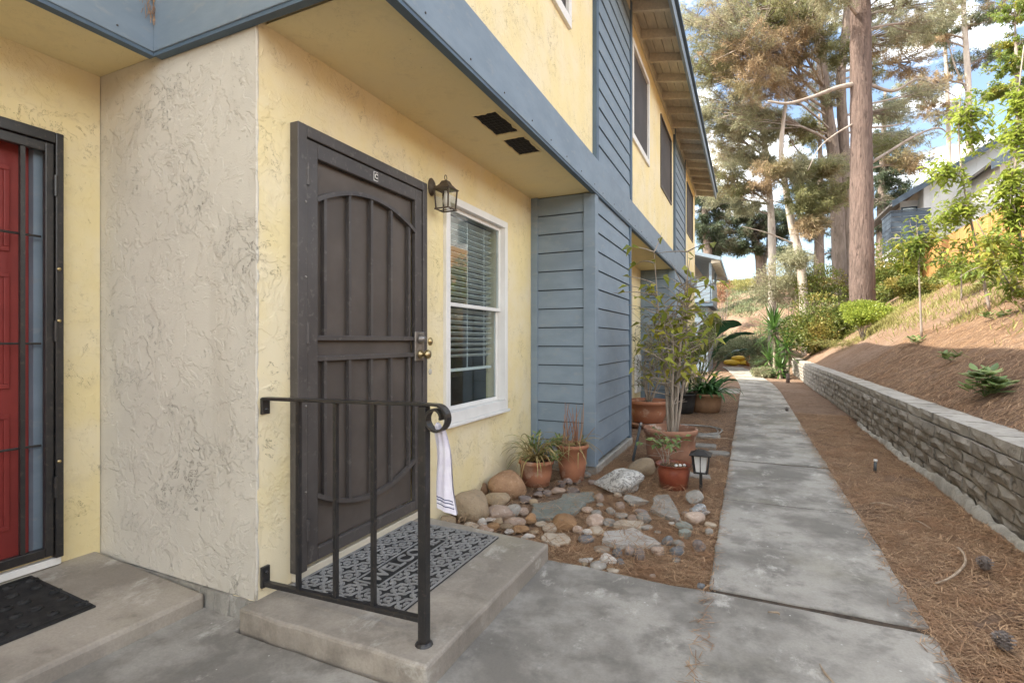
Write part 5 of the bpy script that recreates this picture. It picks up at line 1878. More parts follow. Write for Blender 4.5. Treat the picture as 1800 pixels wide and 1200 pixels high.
# taller orange pot with dead red stalks
c = Vector((-1.40, 4.30, -.005))
T = thing('potted_dry_succulent', c, 'dried out reddish stalks in a taller terracotta pot at the siding corner', 'potted plant')
pot(T, c, .142, .098, .315, 'terra', .035, .012, .92)
mb = MB()
for k in range(26):
    o = Vector((c.x + R.uniform(-.08, .08), c.y + R.uniform(-.08, .08), .30))
    mb.tube(bez(o, o + Vector((R.gauss(0, .05), R.gauss(0, .05), R.uniform(.12, .38))), .05, 4), [.004, .0035, .003, .0025, .0015], 4, False)
tag(mk('dry_stalks', mb, LEAF['reddry'], T, True), kind='stuff')
mb = MB()
for k in range(46):
    v, f = blade((c.x + R.uniform(-.08, .08), c.y + R.uniform(-.08, .08), .29), R.uniform(0, 6.28), R.uniform(.0, .9), R.uniform(.15, .36), .010, R.uniform(1.4, 2.4), 6, .2)
    mb.add(v, f)
mk('blades', mb, LEAF['dry'], T, True)['kind'] = 'stuff'
mb = MB()
for k in range(4):
    rosette((c.x - .10 + R.uniform(-.04, .04), c.y - .06 + R.uniform(-.04, .04), .33 + R.uniform(-.02, .03)), 12, .075, .022, (.0, 1.1), .4, mb)
mk('succulent_leaves', mb, LEAF['succ'], T, True)

# wide pot on saucer behind the siding box
c = Vector((-1.30, 7.47, .06))
T = thing('potted_bush', c + Vector((0, 0, -.06)), 'feathery grey green bush in a wide terracotta pot on a saucer', 'potted plant')
mk('saucer', MB().lathe(c + Vector((0, 0, -.07)), [(.24, 0), (.28, .045), (.285, .07), (.26, .07), (.2, .06)], 32), M['terra_old'], T, True)
pot(T, c, .29, .20, .31, 'terra', .05, .016, .86)
branchy(T, (c.x, c.y, .33), 16, (.6, 1.25), .42, 900, .10, .016, 'feather', .007, 10, 'stem', True, (.05, 0), .25, (.15, 1.0))

# brown planter with deep green fern leaves
c = Vector((-.68, 9.48, -.01))
T = thing('planter_fern', c, 'deep green leafy plant spilling from a brown planter near the path', 'potted plant')
pot(T, c, .28, .22, .32, 'planter', .05, .014, .86)
mb = MB()
for k in range(60):
    v, f = blade((c.x + R.uniform(-.1, .15), c.y + R.uniform(-.15, .15), .29), R.uniform(0, 6.28), R.uniform(.3, 1.3), R.uniform(.35, .75), R.uniform(.04, .07), R.uniform(1.2, 2.2), 7, .15)
    mb.add(v, f)
mk('leaves', mb, LEAF['fern'], T, True)['kind'] = 'stuff'
branchy(T, (c.x - .1, c.y, .27), 14, (.7, 1.5), .5, 900, .12, .018, 'feather', .007, 9, 'stem', True, (-.1, 0), .25, (.12, 1.0))

# black pot behind
c = Vector((-1.02, 9.15, -.01))
T = thing('black_nursery_pot', c, 'black plastic nursery pot with olive leafy shrub beside the brown planter', 'potted plant')
pot(T, c, .22, .17, .33, 'blackpot', .03, .008, .88)
branchy(T, (c.x, c.y, .29), 12, (.6, 1.35), .35, 420, .13, .035, 'lime_dark', .007, 9, 'stem', True, (0, 0), .3, (.15, 1.0))


# broad leaved bird-of-paradise clump
def broad(T, base, tip_dir_az, el, stalk, L, W, m, bend=.9, tw=0.0):
    b = Vector(base)
    d = Vector((math.cos(tip_dir_az) * math.cos(el), math.sin(tip_dir_az) * math.cos(el), math.sin(el)))
    e = b + d * stalk
    mb = MB().tube(bez(b, e, .04, 5), [.03, .026, .022, .018, .015, .012], 7)
    mk('leaf_stalk', mb, LEAF['blade'], T, True)
    v, f = [], []
    p = e.copy()
    n, cr = 12, 6
    for i in range(n + 1):
        t_ = i / n
        ee = el - bend * t_ ** 1.2
        d = Vector((math.cos(tip_dir_az) * math.cos(ee), math.sin(tip_dir_az) * math.cos(ee), math.sin(ee)))
        side = Vector((-math.sin(tip_dir_az), math.cos(tip_dir_az), 0))
        nn = side.cross(d)
        side = side * math.cos(tw) + nn * math.sin(tw)
        nn = side.cross(d)
        w = W / 2 * max(.01, math.sin(math.pi * (t_ * .93 + .05)) ** .6)
        for k in range(cr + 1):
            s_ = k / cr * 2 - 1
            v.append(p + side * (s_ * w) + nn * (-.25 * w * (1 - abs(s_)) + .012 * math.sin(i * 2.1 + s_ * 5)))
        p = p + d * (L / n)
    for i in range(n):
        for k in range(cr):
            a = i * (cr + 1) + k
            f.append((a, a + 1, a + cr + 2, a + cr + 1))
    mk('leaf', MB().add(v, f), LEAF[m], T, True)


c = Vector((-1.05, 10.6, -.02))
T = thing('bird_of_paradise', c, 'broad leaved bird of paradise clump arching out beside the building', 'plant')
broad(T, c, rad(0), 1.30, 1.15, .85, .26, 'banana', 1.7, .9)
broad(T, c, rad(10), .98, .85, .70, .30, 'banana', 1.0, .15)
broad(T, c, rad(-5), 1.15, 1.0, .95, .24, 'banana', 1.5, .3)
broad(T, c, rad(-35), 1.3, 1.0, .85, .34, 'banana_y', .6, .9)
broad(T, c, rad(200), 1.25, 1.1, .85, .34, 'banana_y', .5, .7)
broad(T, c, rad(-80), 1.1, .8, .8, .30, 'banana_y', .7, .5)
broad(T, c, rad(-15), .75, .4, .65, .24, 'banana', .9, .2)
broad(T, c, rad(260), 1.35, 1.2, .8, .30, 'banana_y', .4, 1.2)

# ================================================================== PLANTS ALONG THE SLOPE
def dracaena(base, h, L, n, label, lean=(0, 0)):
    T = thing('dracaena', base, label, 'dracaena', 'spiky dracaenas at the far end of the wall')
    e = Vector(base) + Vector((lean[0], lean[1], h))
    p = bez(Vector(base) + Vector((0, 0, -.1)), e, 0, 5)
    mk('trunk', MB().tube(p, lerp_list([.06, .05], 6), 8), M['stem'], T, True)
    mb = MB()
    rosette(e, n, L, .055, (-.2, 1.5), .7, mb)
    rosette(e + Vector((0, 0, -.15)), n // 2, L * .9, .05, (-.6, .4), .7, mb)
    mk('blades', mb, LEAF['blade'], T, True)['kind'] = 'stuff'


def g0(u, D):
    p = at(u, 600, D)
    return Vector((p.x, p.y, float(hgt(p.x, p.y))))


dracaena(g0(1360, 18), 1.65, .95, 80, 'tallest spiky dracaena standing left of the round bush')
dracaena(g0(1383, 17.4), 1.0, .8, 60, 'middle sized spiky dracaena touching the round bush')
dracaena(g0(1352, 18.6), .55, .7, 50, 'low spiky dracaena left of the tallest one')
dracaena(g0(1372, 17), .35, .6, 40, 'lowest spiky dracaena at the foot of the tallest one')
c = g0(1376, 17.2)
T = thing('nursery_pot', c, 'small black nursery pot at the foot of the dracaenas', 'pot')
pot(T, c, .16, .12, .26, 'blackpot', .03, .008, .85)
c = g0(1385, 15.2)
tag(mk('wooden_stake', MB().tube([c + Vector((0, 0, -.05)), c + Vector((0, 0, .28))], [.055, .05], 9), M['bark_red'], None, True), 'short dark stump by the path before the dracaenas', 'stump')

shrub('round_bush', 'big rounded green bush behind the far end of the block wall', 'bush', at(1450, 578, 17.2), 1.38, 1.25, 1.0, 16500, .085, .045, 'bush', None, 14, None, 15)
shrub('yellow_bush', 'yellow green bush in front of the thick pine trunk base', 'bush', at(1500, 555, 17.0), .75, .75, .55, 5200, .085, .045, 'lime', 'sunlit bushes on the slope', 8, None, 9)
shrub('flowering_bush', 'olive bush with orange tips left of the thick pine', 'bush', at(1440, 505, 21), 1.2, 1.2, .8, 5200, .09, .05, 'bush', 'sunlit bushes on the slope', 8, None, 9)
shrub('slope_bush', 'dense green bush right of the thick pine trunk', 'bush', at(1555, 505, 18.5), 1.1, 1.1, .85, 7000, .09, .05, 'bush', 'sunlit bushes on the slope', 9, None, 10)
shrub('slope_bush', 'taller lime green bush under the white balcony', 'bush', at(1590, 470, 20), 1.2, 1.2, 1.1, 7000, .10, .055, 'lime', 'sunlit bushes on the slope', 9, None, 10)
shrub('slope_bush', 'yellowish bush at the foot of the fence', 'bush', at(1668, 500, 15.5), .8, .8, .5, 4200, .09, .045, 'bush', 'sunlit bushes on the slope', 8, None, 8)
shrub('slope_bush', 'low yellow green bush below the fence bushes', 'bush', at(1545, 545, 15.0), .9, .8, .38, 4200, .08, .04, 'lime', 'sunlit bushes on the slope', 8, None, 9)
shrub('slope_bush', 'small lime bush halfway down the slope near the sapling', 'bush', at(1520, 560, 13.6), .55, .55, .32, 2600, .08, .04, 'lime', 'sunlit bushes on the slope', 6, None, 7)
shrub('ground_cover', 'pale green ground cover mound at the foot of the far hill', 'ground cover', at(1300, 620, 28.5), 2.6, 1.5, .9, 9000, .12, .05, 'cover', None, 8, None, 14)
shrub('ground_cover', 'second pale green mound right of the first under the hill', 'ground cover', at(1345, 612, 27.5), 2.0, 1.5, .8, 6500, .12, .05, 'cover', None, 8, None, 12)
shrub('ground_cover', 'low bright green mat of leaves beside the far path', 'ground cover', at(1346, 655, 17.6), .42, .7, .16, 3000, .08, .04, 'cover', None, 6, None, 10)
shrub('young_conifer', 'small dark green conifer by the far end of the path', 'shrub', at(1327, 632, 21), .42, .42, .62, 3200, .09, .02, 'pine_dark', None, 6, None, 8)
shrub('grey_shrub', 'pale feathery shrub left of the leaning white trunk', 'shrub', at(1380, 495, 21.5), 1.25, 1.0, 1.25, 8500, .10, .03, 'pine_grey', None, 8, None, 8)
shrub('dry_shrub', 'pinkish dry shrub on the far hillside beside the blue balcony', 'shrub', at(1268, 505, 31), .6, .6, .9, 1600, .12, .03, 'reddry', None, 8, None, 6)
shrub('slope_weeds', 'low grey green weeds under the round bush', 'weeds', at(1540, 604, 14.2), 1.5, 1.3, .12, 3500, .11, .012, 'grass', None, 4, None, 12)

shrub('slope_bush', 'yellow green bush at the right part of the fence foot', 'bush', at(1745, 478, 12.2), .75, .8, .34, 3600, .09, .04, 'lime', 'sunlit bushes on the slope', 7, None, 9)
shrub('slope_bush', 'olive bush low on the slope left of the fence end', 'bush', at(1612, 505, 14.6), .75, .7, .36, 3600, .085, .042, 'bush', 'sunlit bushes on the slope', 7, None, 9)
shrub('slope_bush', 'dry olive bush near the right edge above the weeds', 'bush', at(1795, 500, 10), .5, .6, .28, 2200, .08, .03, 'feather', 'sunlit bushes on the slope', 7, None, 8)

# weed near the wall top
c = onz(1725, 700, .72)
c = Vector((1.95, 6.05, float(hgt(1.95, 6.05))))
T = thing('leafy_weed', c, 'fresh green leafy weed growing on the slope above the block wall', 'weed')
mb = MB()
for k in range(11):
    a = R.uniform(0, 6.28)
    r = R.uniform(.05, .22)
    q = c + Vector((math.cos(a) * r, math.sin(a) * r, .06 + R.uniform(0, .16) + .3 * max(0, math.cos(a)) * r))
    mb.tube(bez(c, q, .1, 3), .004, 5)
    rosette(q, 9, .125, .06, (.0, .8), .6, mb)
mk('leaves', mb, LEAF['succ'], T, True)['kind'] = 'stuff'
for k, (x, y, lb) in enumerate([(2.35, 8.3, 'tiny green seedling in the shadow on the slope'), (3.2, 9.6, 'pale green seedling at the sunlit edge of the slope'), (3.6, 8.2, 'yellow green weed patch high on the right of the slope'), (2.6, 10.8, 'small weed tuft midway up the slope')]):
    c = Vector((x, y, float(hgt(x, y))))
    T = thing('seedling', c, lb, 'seedling', 'seedlings on the slope')
    mb = MB()
    for j in range(4 + 3 * (k == 2)):
        q = c + Vector((R.uniform(-.12, .12), R.uniform(-.2, .2), R.uniform(.03, .10)))
        mb.tube([c, q], .003, 4)
        rosette(q, 8, .10, .045, (.0, .9), .6, mb)
    mk('leaves', mb, LEAF['succ' if k != 2 else 'lime'], T, True)['kind'] = 'stuff'


# saplings with bright leaves
def sapling(label, stem, blobs, leaf, r0=.022, L=.125, W=.042, nper=120):
    T = thing('sapling', stem[0], label, 'sapling', 'young trees on the slope')
    pts = spline(stem, 6)
    mk('stem', MB().tube(pts, lerp_list([r0, r0 * .35], len(pts)), 7), M['branch'], T, True)
    sb = MB()
    P, Dv = [], []
    for (c, rx, rz, n) in blobs:
        c = Vector(c)
        s_ = min(pts, key=lambda p: (p - c).length + abs(p.z - c.z + .3 * rx))
        main = bez(s_, c, .08, 4)
        sb.tube(main, lerp_list([r0 * .5, .004], 5), 5, False)
        for k in range(max(4, n // 8)):
            q = in_ball(1, .3)[0]
            e = c + Vector((q[0] * rx, q[1] * rx, q[2] * rz * 1.9))
            tw = bez(main[R.randrange(1, 5)], e, R.uniform(-.05, .15), 4)
            sb.tube(tw, [.006, .005, .004, .003, .002], 4, False)
            for j in range(16):
                p = tw[1 + j % 4].lerp(tw[max(0, j % 4)], R.random()) + Vector((R.gauss(0, .04), R.gauss(0, .04), R.gauss(0, .07)))
                a = R.uniform(0, 6.28)
                P.append(tuple(p))
                dd = (e - tw[0]).normalized()
                Dv.append((math.cos(a) + dd.x * .5, math.sin(a) + dd.y * .5, R.uniform(-.9, .7)))
    tag(mk('twigs', sb, M['branch'], T, True), kind='stuff')
    P, Dv = np.array(P), unit(np.array(Dv))
    tag(quads('leaves', flat_leaf_arr(P, Dv, rng.uniform(.6, 1.2, len(P)) * L, rng.uniform(.8, 1.2, len(P)) * W, .3), LEAF[leaf], T), kind='stuff')


D = 9.1
sapling('slim sapling with a bare straight stem in front of the fence', [g0(1620, D), at(1617, 520, D), at(1614, 450, D), at(1612, 400, D)], [(at(1615, 425, D), .32, .28, 130), (at(1650, 420, D), .28, .22, 90), (at(1590, 440, D), .18, .16, 50)], 'lime_dark', .02)
D = 8.2
sapling('leaning young tree with bright leaves before the white house', [g0(1740, D), at(1722, 460, D), at(1705, 380, D), at(1690, 300, D), at(1685, 220, D), at(1690, 160, D)],
        [(at(1700, 205, D), .36, .24, 190), (at(1660, 300, D), .34, .25, 170), (at(1690, 360, D), .42, .2, 150), (at(1650, 385, D), .3, .2, 110), (at(1730, 240, D), .3, .2, 110), (at(1690, 440, D), .4, .2, 60)], 'lime')
D = 7.4
sapling('dense bright green young tree at the right edge of the slope', [g0(1815, D), at(1800, 470, D), at(1790, 380, D), at(1785, 280, D), at(1790, 170, D), at(1800, 80, D)],
        [(at(1785, 380, D), .36, .34, 300), (at(1770, 320, D), .32, .3, 220), (at(1790, 240, D), .3, .25, 190), (at(1790, 180, D), .28, .2, 160), (at(1765, 430, D), .4, .24, 110), (at(1800, 460, D), .35, .25, 90), (at(1830, 330, D), .4, .4, 200)], 'lime')
D = 7.0
sapling('thin leaning branchy sapling in front of the fence on the right', [g0(1850, D), at(1790, 520, D), at(1745, 440, D), at(1715, 385, D)],
        [(at(1740, 430, D), .3, .2, 90), (at(1780, 500, D), .3, .2, 80), (at(1720, 470, D), .3, .16, 70)], 'lime_dark', .014)
D = 10.5
sapling('low yellow green sapling at the fence foot', [g0(1690, D), at(1690, 470, D), at(1692, 430, D)], [(at(1690, 465, D), .45, .2, 90), (at(1735, 475, D), .4, .18, 70), (at(1650, 465, D), .3, .16, 60)], 'lime_dark', .016)
print('plants done')

# ================================================================== TREES
def gp(u, D, dz=-.25):
    p = g0(u, D)
    return p + Vector((0, 0, dz))


D = 17
pine('pine_tree', 'tall straight pine with a thick reddish trunk on the slope', 'pine tree',
     [gp(1517, D), at(1515, 480, D), at(1514, 300, D), at(1513, 120, D), at(1512, -60, D), at(1510, -300, D), at(1508, -520, D)], [.39, .355, .32, .30, .28, .22, .12],
     [(at(1430, -260, D), 2.6, 1.0, 1, None), (at(1600, -240, D), 2.6, 1.0, 1, None), (at(1510, -420, D), 2.8, 1.3, 1, None), (at(1560, -60, D - 1), 1.3, .6, .8, 'pine_grey'), (at(1470, -20, D - 1), 1.4, .6, .9, 'pine_grey'),
      (at(1640, 40, D), 1.1, .5, .5, 'pine_grey'), (at(1600, 285, D), .8, .3, .4, 'pine_brown'), (at(1630, 165, D), .8, .35, .45, 'pine_grey')],
     'bark_red', 'pine',
     [([at(1505, 148, D), at(1470, 155, D), at(1430, 170, D), at(1385, 182, D), at(1350, 178, D)], [.09, .07, .05, .03]),
      ([at(1525, 148, D), at(1570, 160, D), at(1610, 140, D), at(1640, 148, D), at(1680, 170, D)], [.06, .045, .03, .015]),
      ([at(1525, 290, D), at(1570, 262, D), at(1610, 238, D), at(1650, 225, D), at(1670, 240, D)], [.06, .045, .03, .012]),
      ([at(1505, 215, D), at(1470, 235, D), at(1440, 260, D), at(1420, 300, D)], [.04, .03, .02, .01]),
      ([at(1525, 225, D), at(1560, 222, D), at(1600, 215, D)], [.04, .03, .01])], None, 14, .19, .022, 16, 2.2, 18)
D = 23
pine('pine_tree', 'grey brown pine with browned drooping needles left of the thick trunk', 'pine tree',
     [gp(1478, D), at(1474, 420, D), at(1466, 280, D), at(1452, 180, D), at(1440, 60, D), at(1425, -150, D), at(1415, -350, D)], [.33, .29, .25, .22, .19, .14, .06],
     [(at(1350, 95, D - 3), 1.7, 1.0, 1.7, 'pine_brown'), (at(1300, 85, D - 4), 1.5, .9, 1.5, 'pine_brown'), (at(1395, 70, D - 3), 1.4, .9, 1.4, 'pine_brown'), (at(1330, 140, D - 4), 1.1, .6, 1.2, 'pine_brown'),
      (at(1260, 40, D - 4), 1.5, .9, 1.3, 'pine_grey'), (at(1320, 20, D - 3), 1.8, .8, 1.4, 'pine'), (at(1400, 5, D - 3), 1.8, .8, 1.4, 'pine'), (at(1440, 60, D - 3), 1.0, .7, .9, 'pine'), (at(1385, 150, D - 2), 1.0, .6, .9, 'pine_brown'),
      (at(1360, 215, D), 1.3, .7, 1.0, 'pine_grey'), (at(1410, 225, D), 1.2, .7, 1.2, 'pine'), (at(1385, 290, D), 1.0, .6, 1.0, 'pine_grey'), (at(1440, 130, D + 1), 1.2, .8, 1.0, 'pine_grey'), (at(1425, 30, D), 1.4, .9, 1.2, 'pine_grey'), (at(1360, 30, D + 1), 1.8, 1.0, 1.3, 'pine_grey'), (at(1300, 10, D), 1.8, .9, 1.3, 'pine'), (at(1290, 200, D - 2), 1.5, .8, 1.1, 'pine_grey'), (at(1340, -70, D - 2), 2.2, 1.0, 1.2, None), (at(1430, -120, D - 2), 2.2, 1.0, 1.2, None), (at(1440, -260, D), 2.4, 1.2, 1.0, None)],
     'bark_grey', 'pine', [([at(1466, 300, D), at(1430, 290, D), at(1400, 262, D), at(1385, 235, D)], [.07, .05, .03, .015])])
pine('pine_tree', 'second pine stem rising behind the thick trunk', 'pine tree',
     [gp(1494, D), at(1488, 420, D), at(1483, 250, D), at(1478, 140, D), at(1488, 40, D), at(1500, -120, D), at(1500, -320, D)], [.30, .26, .22, .19, .17, .13, .05],
     [(at(1560, 60, D), 1.8, .9, 1.1, 'pine_grey'), (at(1600, 110, D), 1.4, .7, .9, 'pine_brown'), (at(1545, 130, D), 1.1, .6, .8, 'pine'), (at(1470, 90, D - 2), 1.0, .6, .8, 'pine'), (at(1520, 20, D + 1), 2.0, .8, 1.2, 'pine'),
      (at(1600, 10, D), 1.8, .7, 1.0, 'pine_grey'), (at(1560, -80, D), 2.2, 1.0, 1.0, None), (at(1470, -60, D), 2.0, 1.0, 1.0, None), (at(1575, 200, D + 1), 1.4, .6, 1.0, 'pine_grey'), (at(1620, 60, D + 1), 1.4, .7, 1.0, 'pine'), (at(1545, 90, D + 2), 1.2, .6, .9, 'pine_brown'), (at(1600, 250, D + 2), 1.2, .5, .8, 'pine_grey'), (at(1545, 260, D + 1), 1.2, .6, .8, 'pine'), (at(1440, 175, D), 1.0, .5, .7, 'pine_grey')],
     'bark_grey', 'pine')
D = 21
pine('leaning_tree', 'pale leaning tree with hanging feathery foliage behind the round bush', 'tree',
     [gp(1420, D), at(1408, 470, D), at(1393, 400, D), at(1381, 330, D), at(1373, 260, D), at(1385, 150, D)], [.20, .17, .145, .12, .09, .05],
     [(at(1415, 345, D - 1), .95, .8, 1.3, 'pine'), (at(1445, 360, D - 1), .9, .7, 1.2, 'pine'), (at(1470, 335, D - 1), .8, .5, 1.0, 'pine'), (at(1425, 395, D - 1), .6, .7, 1.1, 'pine_brown'), (at(1395, 300, D - 1), .8, .5, .9, 'pine_grey'),
      (at(1440, 300, D - 1), .9, .4, .9, 'pine'), (at(1350, 300, D - 1), .9, .5, .9, 'pine_brown'), (at(1395, 455, D - 1), .7, .5, .8, 'pine_grey'), (at(1480, 290, D), .9, .5, .8, 'pine_grey')],
     'bark_pale', 'pine', [([at(1395, 410, D), at(1430, 420, D), at(1450, 440, D)], [.03, .02, .01]), ([at(1386, 360, D), at(1345, 350, D), at(1305, 345, D)], [.03, .02, .01]), ([at(1400, 430, D), at(1350, 410, D), at(1305, 398, D)], [.035, .025, .012])])
D = 25
pine('slender_tree', 'slender pale trunk with grey green foliage near the building corner', 'tree',
     [gp(1357, D, -.4), at(1357, 440, D), at(1354, 360, D), at(1346, 270, D), at(1334, 180, D), at(1330, 80, D), at(1325, -60, D)], [.20, .17, .15, .13, .11, .08, .04],
     [(at(1305, 265, D - 2), 1.3, .7, 1.0, 'pine_grey'), (at(1270, 240, D - 2), 1.2, .7, .9, 'pine_grey'), (at(1345, 240, D), 1.1, .6, .9, 'pine_grey'), (at(1290, 320, D - 2), 1.1, .6, .9, 'pine'), (at(1330, 330, D - 1), 1.0, .6, .9, 'pine_brown'),
      (at(1255, 175, D - 3), 1.3, .8, 1.0, 'pine_grey'), (at(1245, 110, D - 4), 1.4, .9, 1.2, 'pine'), (at(1225, 30, D - 5), 1.3, .9, 1.2, 'pine_grey'), (at(1310, 170, D), 1.2, .7, .8, 'pine_grey'), (at(1265, 300, D - 2), .9, .5, .9, 'pine_grey'), (at(1300, 225, D - 1), 1.2, .7, 1.2, 'pine'), (at(1285, 275, D), 1.3, .7, 1.2, 'pine_grey'), (at(1335, 285, D - 1), 1.0, .6, 1.1, 'pine_grey'), (at(1320, 200, D - 1), 1.0, .6, 1.1, 'pine_brown'), (at(1260, 345, D), 1.2, .6, 1.0, 'pine_grey'), (at(1310, 365, D), 1.1, .5, .9, 'pine_grey'), (at(1225, 120, D - 3), 1.2, .9, 1.1, 'pine_grey'), (at(1270, 90, D - 3), 1.2, .8, 1.1, 'pine'), (at(1235, 200, D - 3), 1.0, .8, .8, 'pine_grey')],
     'bark_pale', 'pine', [([at(1350, 300, D), at(1320, 280, D), at(1290, 290, D)], [.05, .03, .01])])
D = 42
pine('umbrella_pine', 'dark flat topped pine on the crest of the far hill', 'pine tree',
     [gp(1340, D, -.3), at(1335, 450, D), at(1326, 420, D), at(1318, 390, D)], [.42, .34, .28, .16],
     [(at(1300, 405, D), 2.6, 1.1, 1.4, None), (at(1335, 380, D), 2.6, 1.1, 1.4, None), (at(1275, 430, D), 2.0, .9, 1.2, None), (at(1318, 435, D), 2.0, .8, 1.2, None), (at(1360, 410, D), 2.0, 1.0, 1.2, None), (at(1290, 375, D), 2.2, .9, 1.1, None)],
     'bark_grey', 'pine_dark', [([at(1342, 470, D), at(1350, 430, D), at(1352, 405, D)], [.2, .15, .1])], None, 14, .32, .042, 18, 2.4)
D = 36
pine('umbrella_pine', 'dark green pine crown hugging the far corner of the yellow building', 'pine tree',
     [gp(1246, D, -.3), at(1244, 440, D), at(1240, 400, D), at(1238, 350, D)], [.36, .3, .24, .14],
     [(at(1240, 400, D), 1.8, 1.1, 1.3, None), (at(1262, 360, D), 2.0, 1.1, 1.3, None), (at(1240, 340, D), 1.8, 1.0, 1.3, None), (at(1262, 430, D), 1.3, .8, 1.0, None), (at(1285, 350, D), 1.6, .8, 1.0, None)],
     'bark_grey', 'pine_dark', (), None, 14, .28, .038, 18, 2.4)
D = 34
pine('dark_pine', 'dark green pine standing behind the slate blue balcony', 'pine tree',
     [gp(1548, D), at(1549, 400, D), at(1552, 280, D), at(1556, 160, D)], [.34, .28, .2, .08],
     [(at(1555, 300, D), 1.9, 1.1, 1.2, None), (at(1540, 350, D), 1.7, .9, 1.1, None), (at(1575, 330, D), 1.5, .9, 1.0, None), (at(1560, 250, D), 1.8, 1.0, 1.1, None), (at(1590, 285, D), 1.6, .8, .9, None), (at(1545, 400, D), 1.3, .7, .8, None), (at(1560, 195, D), 1.6, .9, 1.0, None)],
     'bark_grey', 'pine_dark', (), None, 14, .26, .036, 18, 2.3)
D = 40
pine('dark_pine', 'distant dark pine filling the gap behind the pale leaning trunk', 'pine tree',
     [gp(1440, D), at(1440, 400, D), at(1442, 300, D), at(1440, 200, D)], [.4, .3, .2, .08],
     [(at(1420, 330, D), 2.2, 1.3, 1.1, None), (at(1460, 300, D), 2.2, 1.3, 1.1, None), (at(1490, 360, D), 1.9, 1.2, 1.1, None), (at(1390, 380, D), 1.8, 1.1, 1.0, None), (at(1440, 400, D), 2.2, 1.2, 1.0, None), (at(1490, 440, D), 1.6, 1.0, .9, None), (at(1430, 240, D), 2.0, 1.1, 1.0, 'pine'), (at(1375, 440, D), 1.6, .8, .8, None)],
     'bark_grey', 'pine_dark', (), None, 14, .30, .04, 18, 2.3)
D = 33
pine('eucalyptus_tree', 'pale trunked eucalyptus rising behind the white house', 'eucalyptus',
     [gp(1706, D), at(1704, 300, D), at(1702, 150, D), at(1694, 20, D), at(1690, -120, D), at(1700, -260, D)], [.24, .2, .17, .14, .11, .05],
     [(at(1660, 60, D), 1.8, .9, .8, None), (at(1640, 140, D), 1.6, .7, .7, 'pine_brown'), (at(1715, 40, D), 1.6, .9, .8, None), (at(1735, 100, D), 1.3, .7, .7, None), (at(1650, 10, D), 1.8, .8, .9, 'pine_grey'), (at(1720, -20, D), 1.8, .8, .9, None), (at(1665, 200, D), 1.2, .6, .6, 'pine_grey'), (at(1760, 20, D), 1.6, .8, .8, 'pine_brown'), (at(1620, 70, D), 1.3, .6, .6, 'pine_brown'), (at(1690, -130, D), 2.4, 1.2, 1, None)],
     'bark_pale', 'euc', [([at(1702, 165, D), at(1680, 120, D), at(1662, 60, D)], [.07, .05, .02])], None, 16, .24, .035, 15, 1.9)
pine('eucalyptus_tree', 'thinner pale trunk left of the larger eucalyptus behind the house', 'eucalyptus',
     [gp(1672, D + 2), at(1668, 260, D + 2), at(1664, 130, D + 2), at(1656, 0, D + 2), at(1650, -120, D + 2)], [.17, .14, .11, .08, .04],
     [(at(1640, 40, D + 2), 1.5, .8, .7, 'pine_grey'), (at(1690, 110, D + 2), 1.2, .6, .6, None), (at(1630, 190, D + 2), 1.3, .6, .6, 'pine_brown'), (at(1655, -60, D + 2), 2.0, 1.0, 1.0, None), (at(1600, 150, D + 2), 1.3, .6, .6, 'pine_grey')],
     'bark_pale', 'euc', (), None, 16, .24, .035, 15, 1.9)
D = 27
pine('green_tree', 'green leafed tree behind the house at the upper right', 'tree',
     [gp(1800, D), at(1798, 300, D), at(1790, 160, D), at(1785, 60, D)], [.22, .18, .13, .06],
     [(at(1770, 115, D), 1.2, .7, 1.1, None), (at(1800, 70, D), 1.3, .8, 1.1, None), (at(1755, 160, D), .9, .5, .9, None), (at(1800, 150, D), 1.2, .8, 1.0, None), (at(1785, 20, D), 1.2, .7, .9, None), (at(1840, 100, D), 1.4, 1.0, 1.0, None)],
     'branch', 'lime_dark', (), None, 12, .16, .06, 15, 2.0)
print('trees done')

# ================================================================== FENCE, WHITE HOUSE, BLUE NEIGHBOUR
FX = 6.0
fe = thing('wooden_fence', (FX, 22, 3.4), 'sunlit orange cedar picket fence along the top of the slope', 'fence')
y = 11.5
while y < 30.5:
    z0 = float(hgt(FX, y)) - .1
    z1 = 4.72 + R.uniform(-.012, .012)
    if z1 - z0 > .3:
        mk('picket', MB().box(FX - .01 + R.uniform(-.003, .003), FX + .012, y + .003, y + .137, z0, z1), M['fence'], fe)
    y += .14
for z in (3.85, 4.5):
    mk('fence_rail', MB().box(FX + .013, FX + .05, 11.5, 30.5, z, z + .09), M['fence'], fe)
for k in range(9):
    y = 11.6 + k * 2.35
    mk('post', MB().box(FX + .051, FX + .14, y, y + .09, float(hgt(FX + .1, y)) - .2, 4.70), M['fence'], fe)

HS = thing('white_house', (9, 33, 4), 'white board house with slate trim and balcony above the slope', 'house')
YH = 30.0
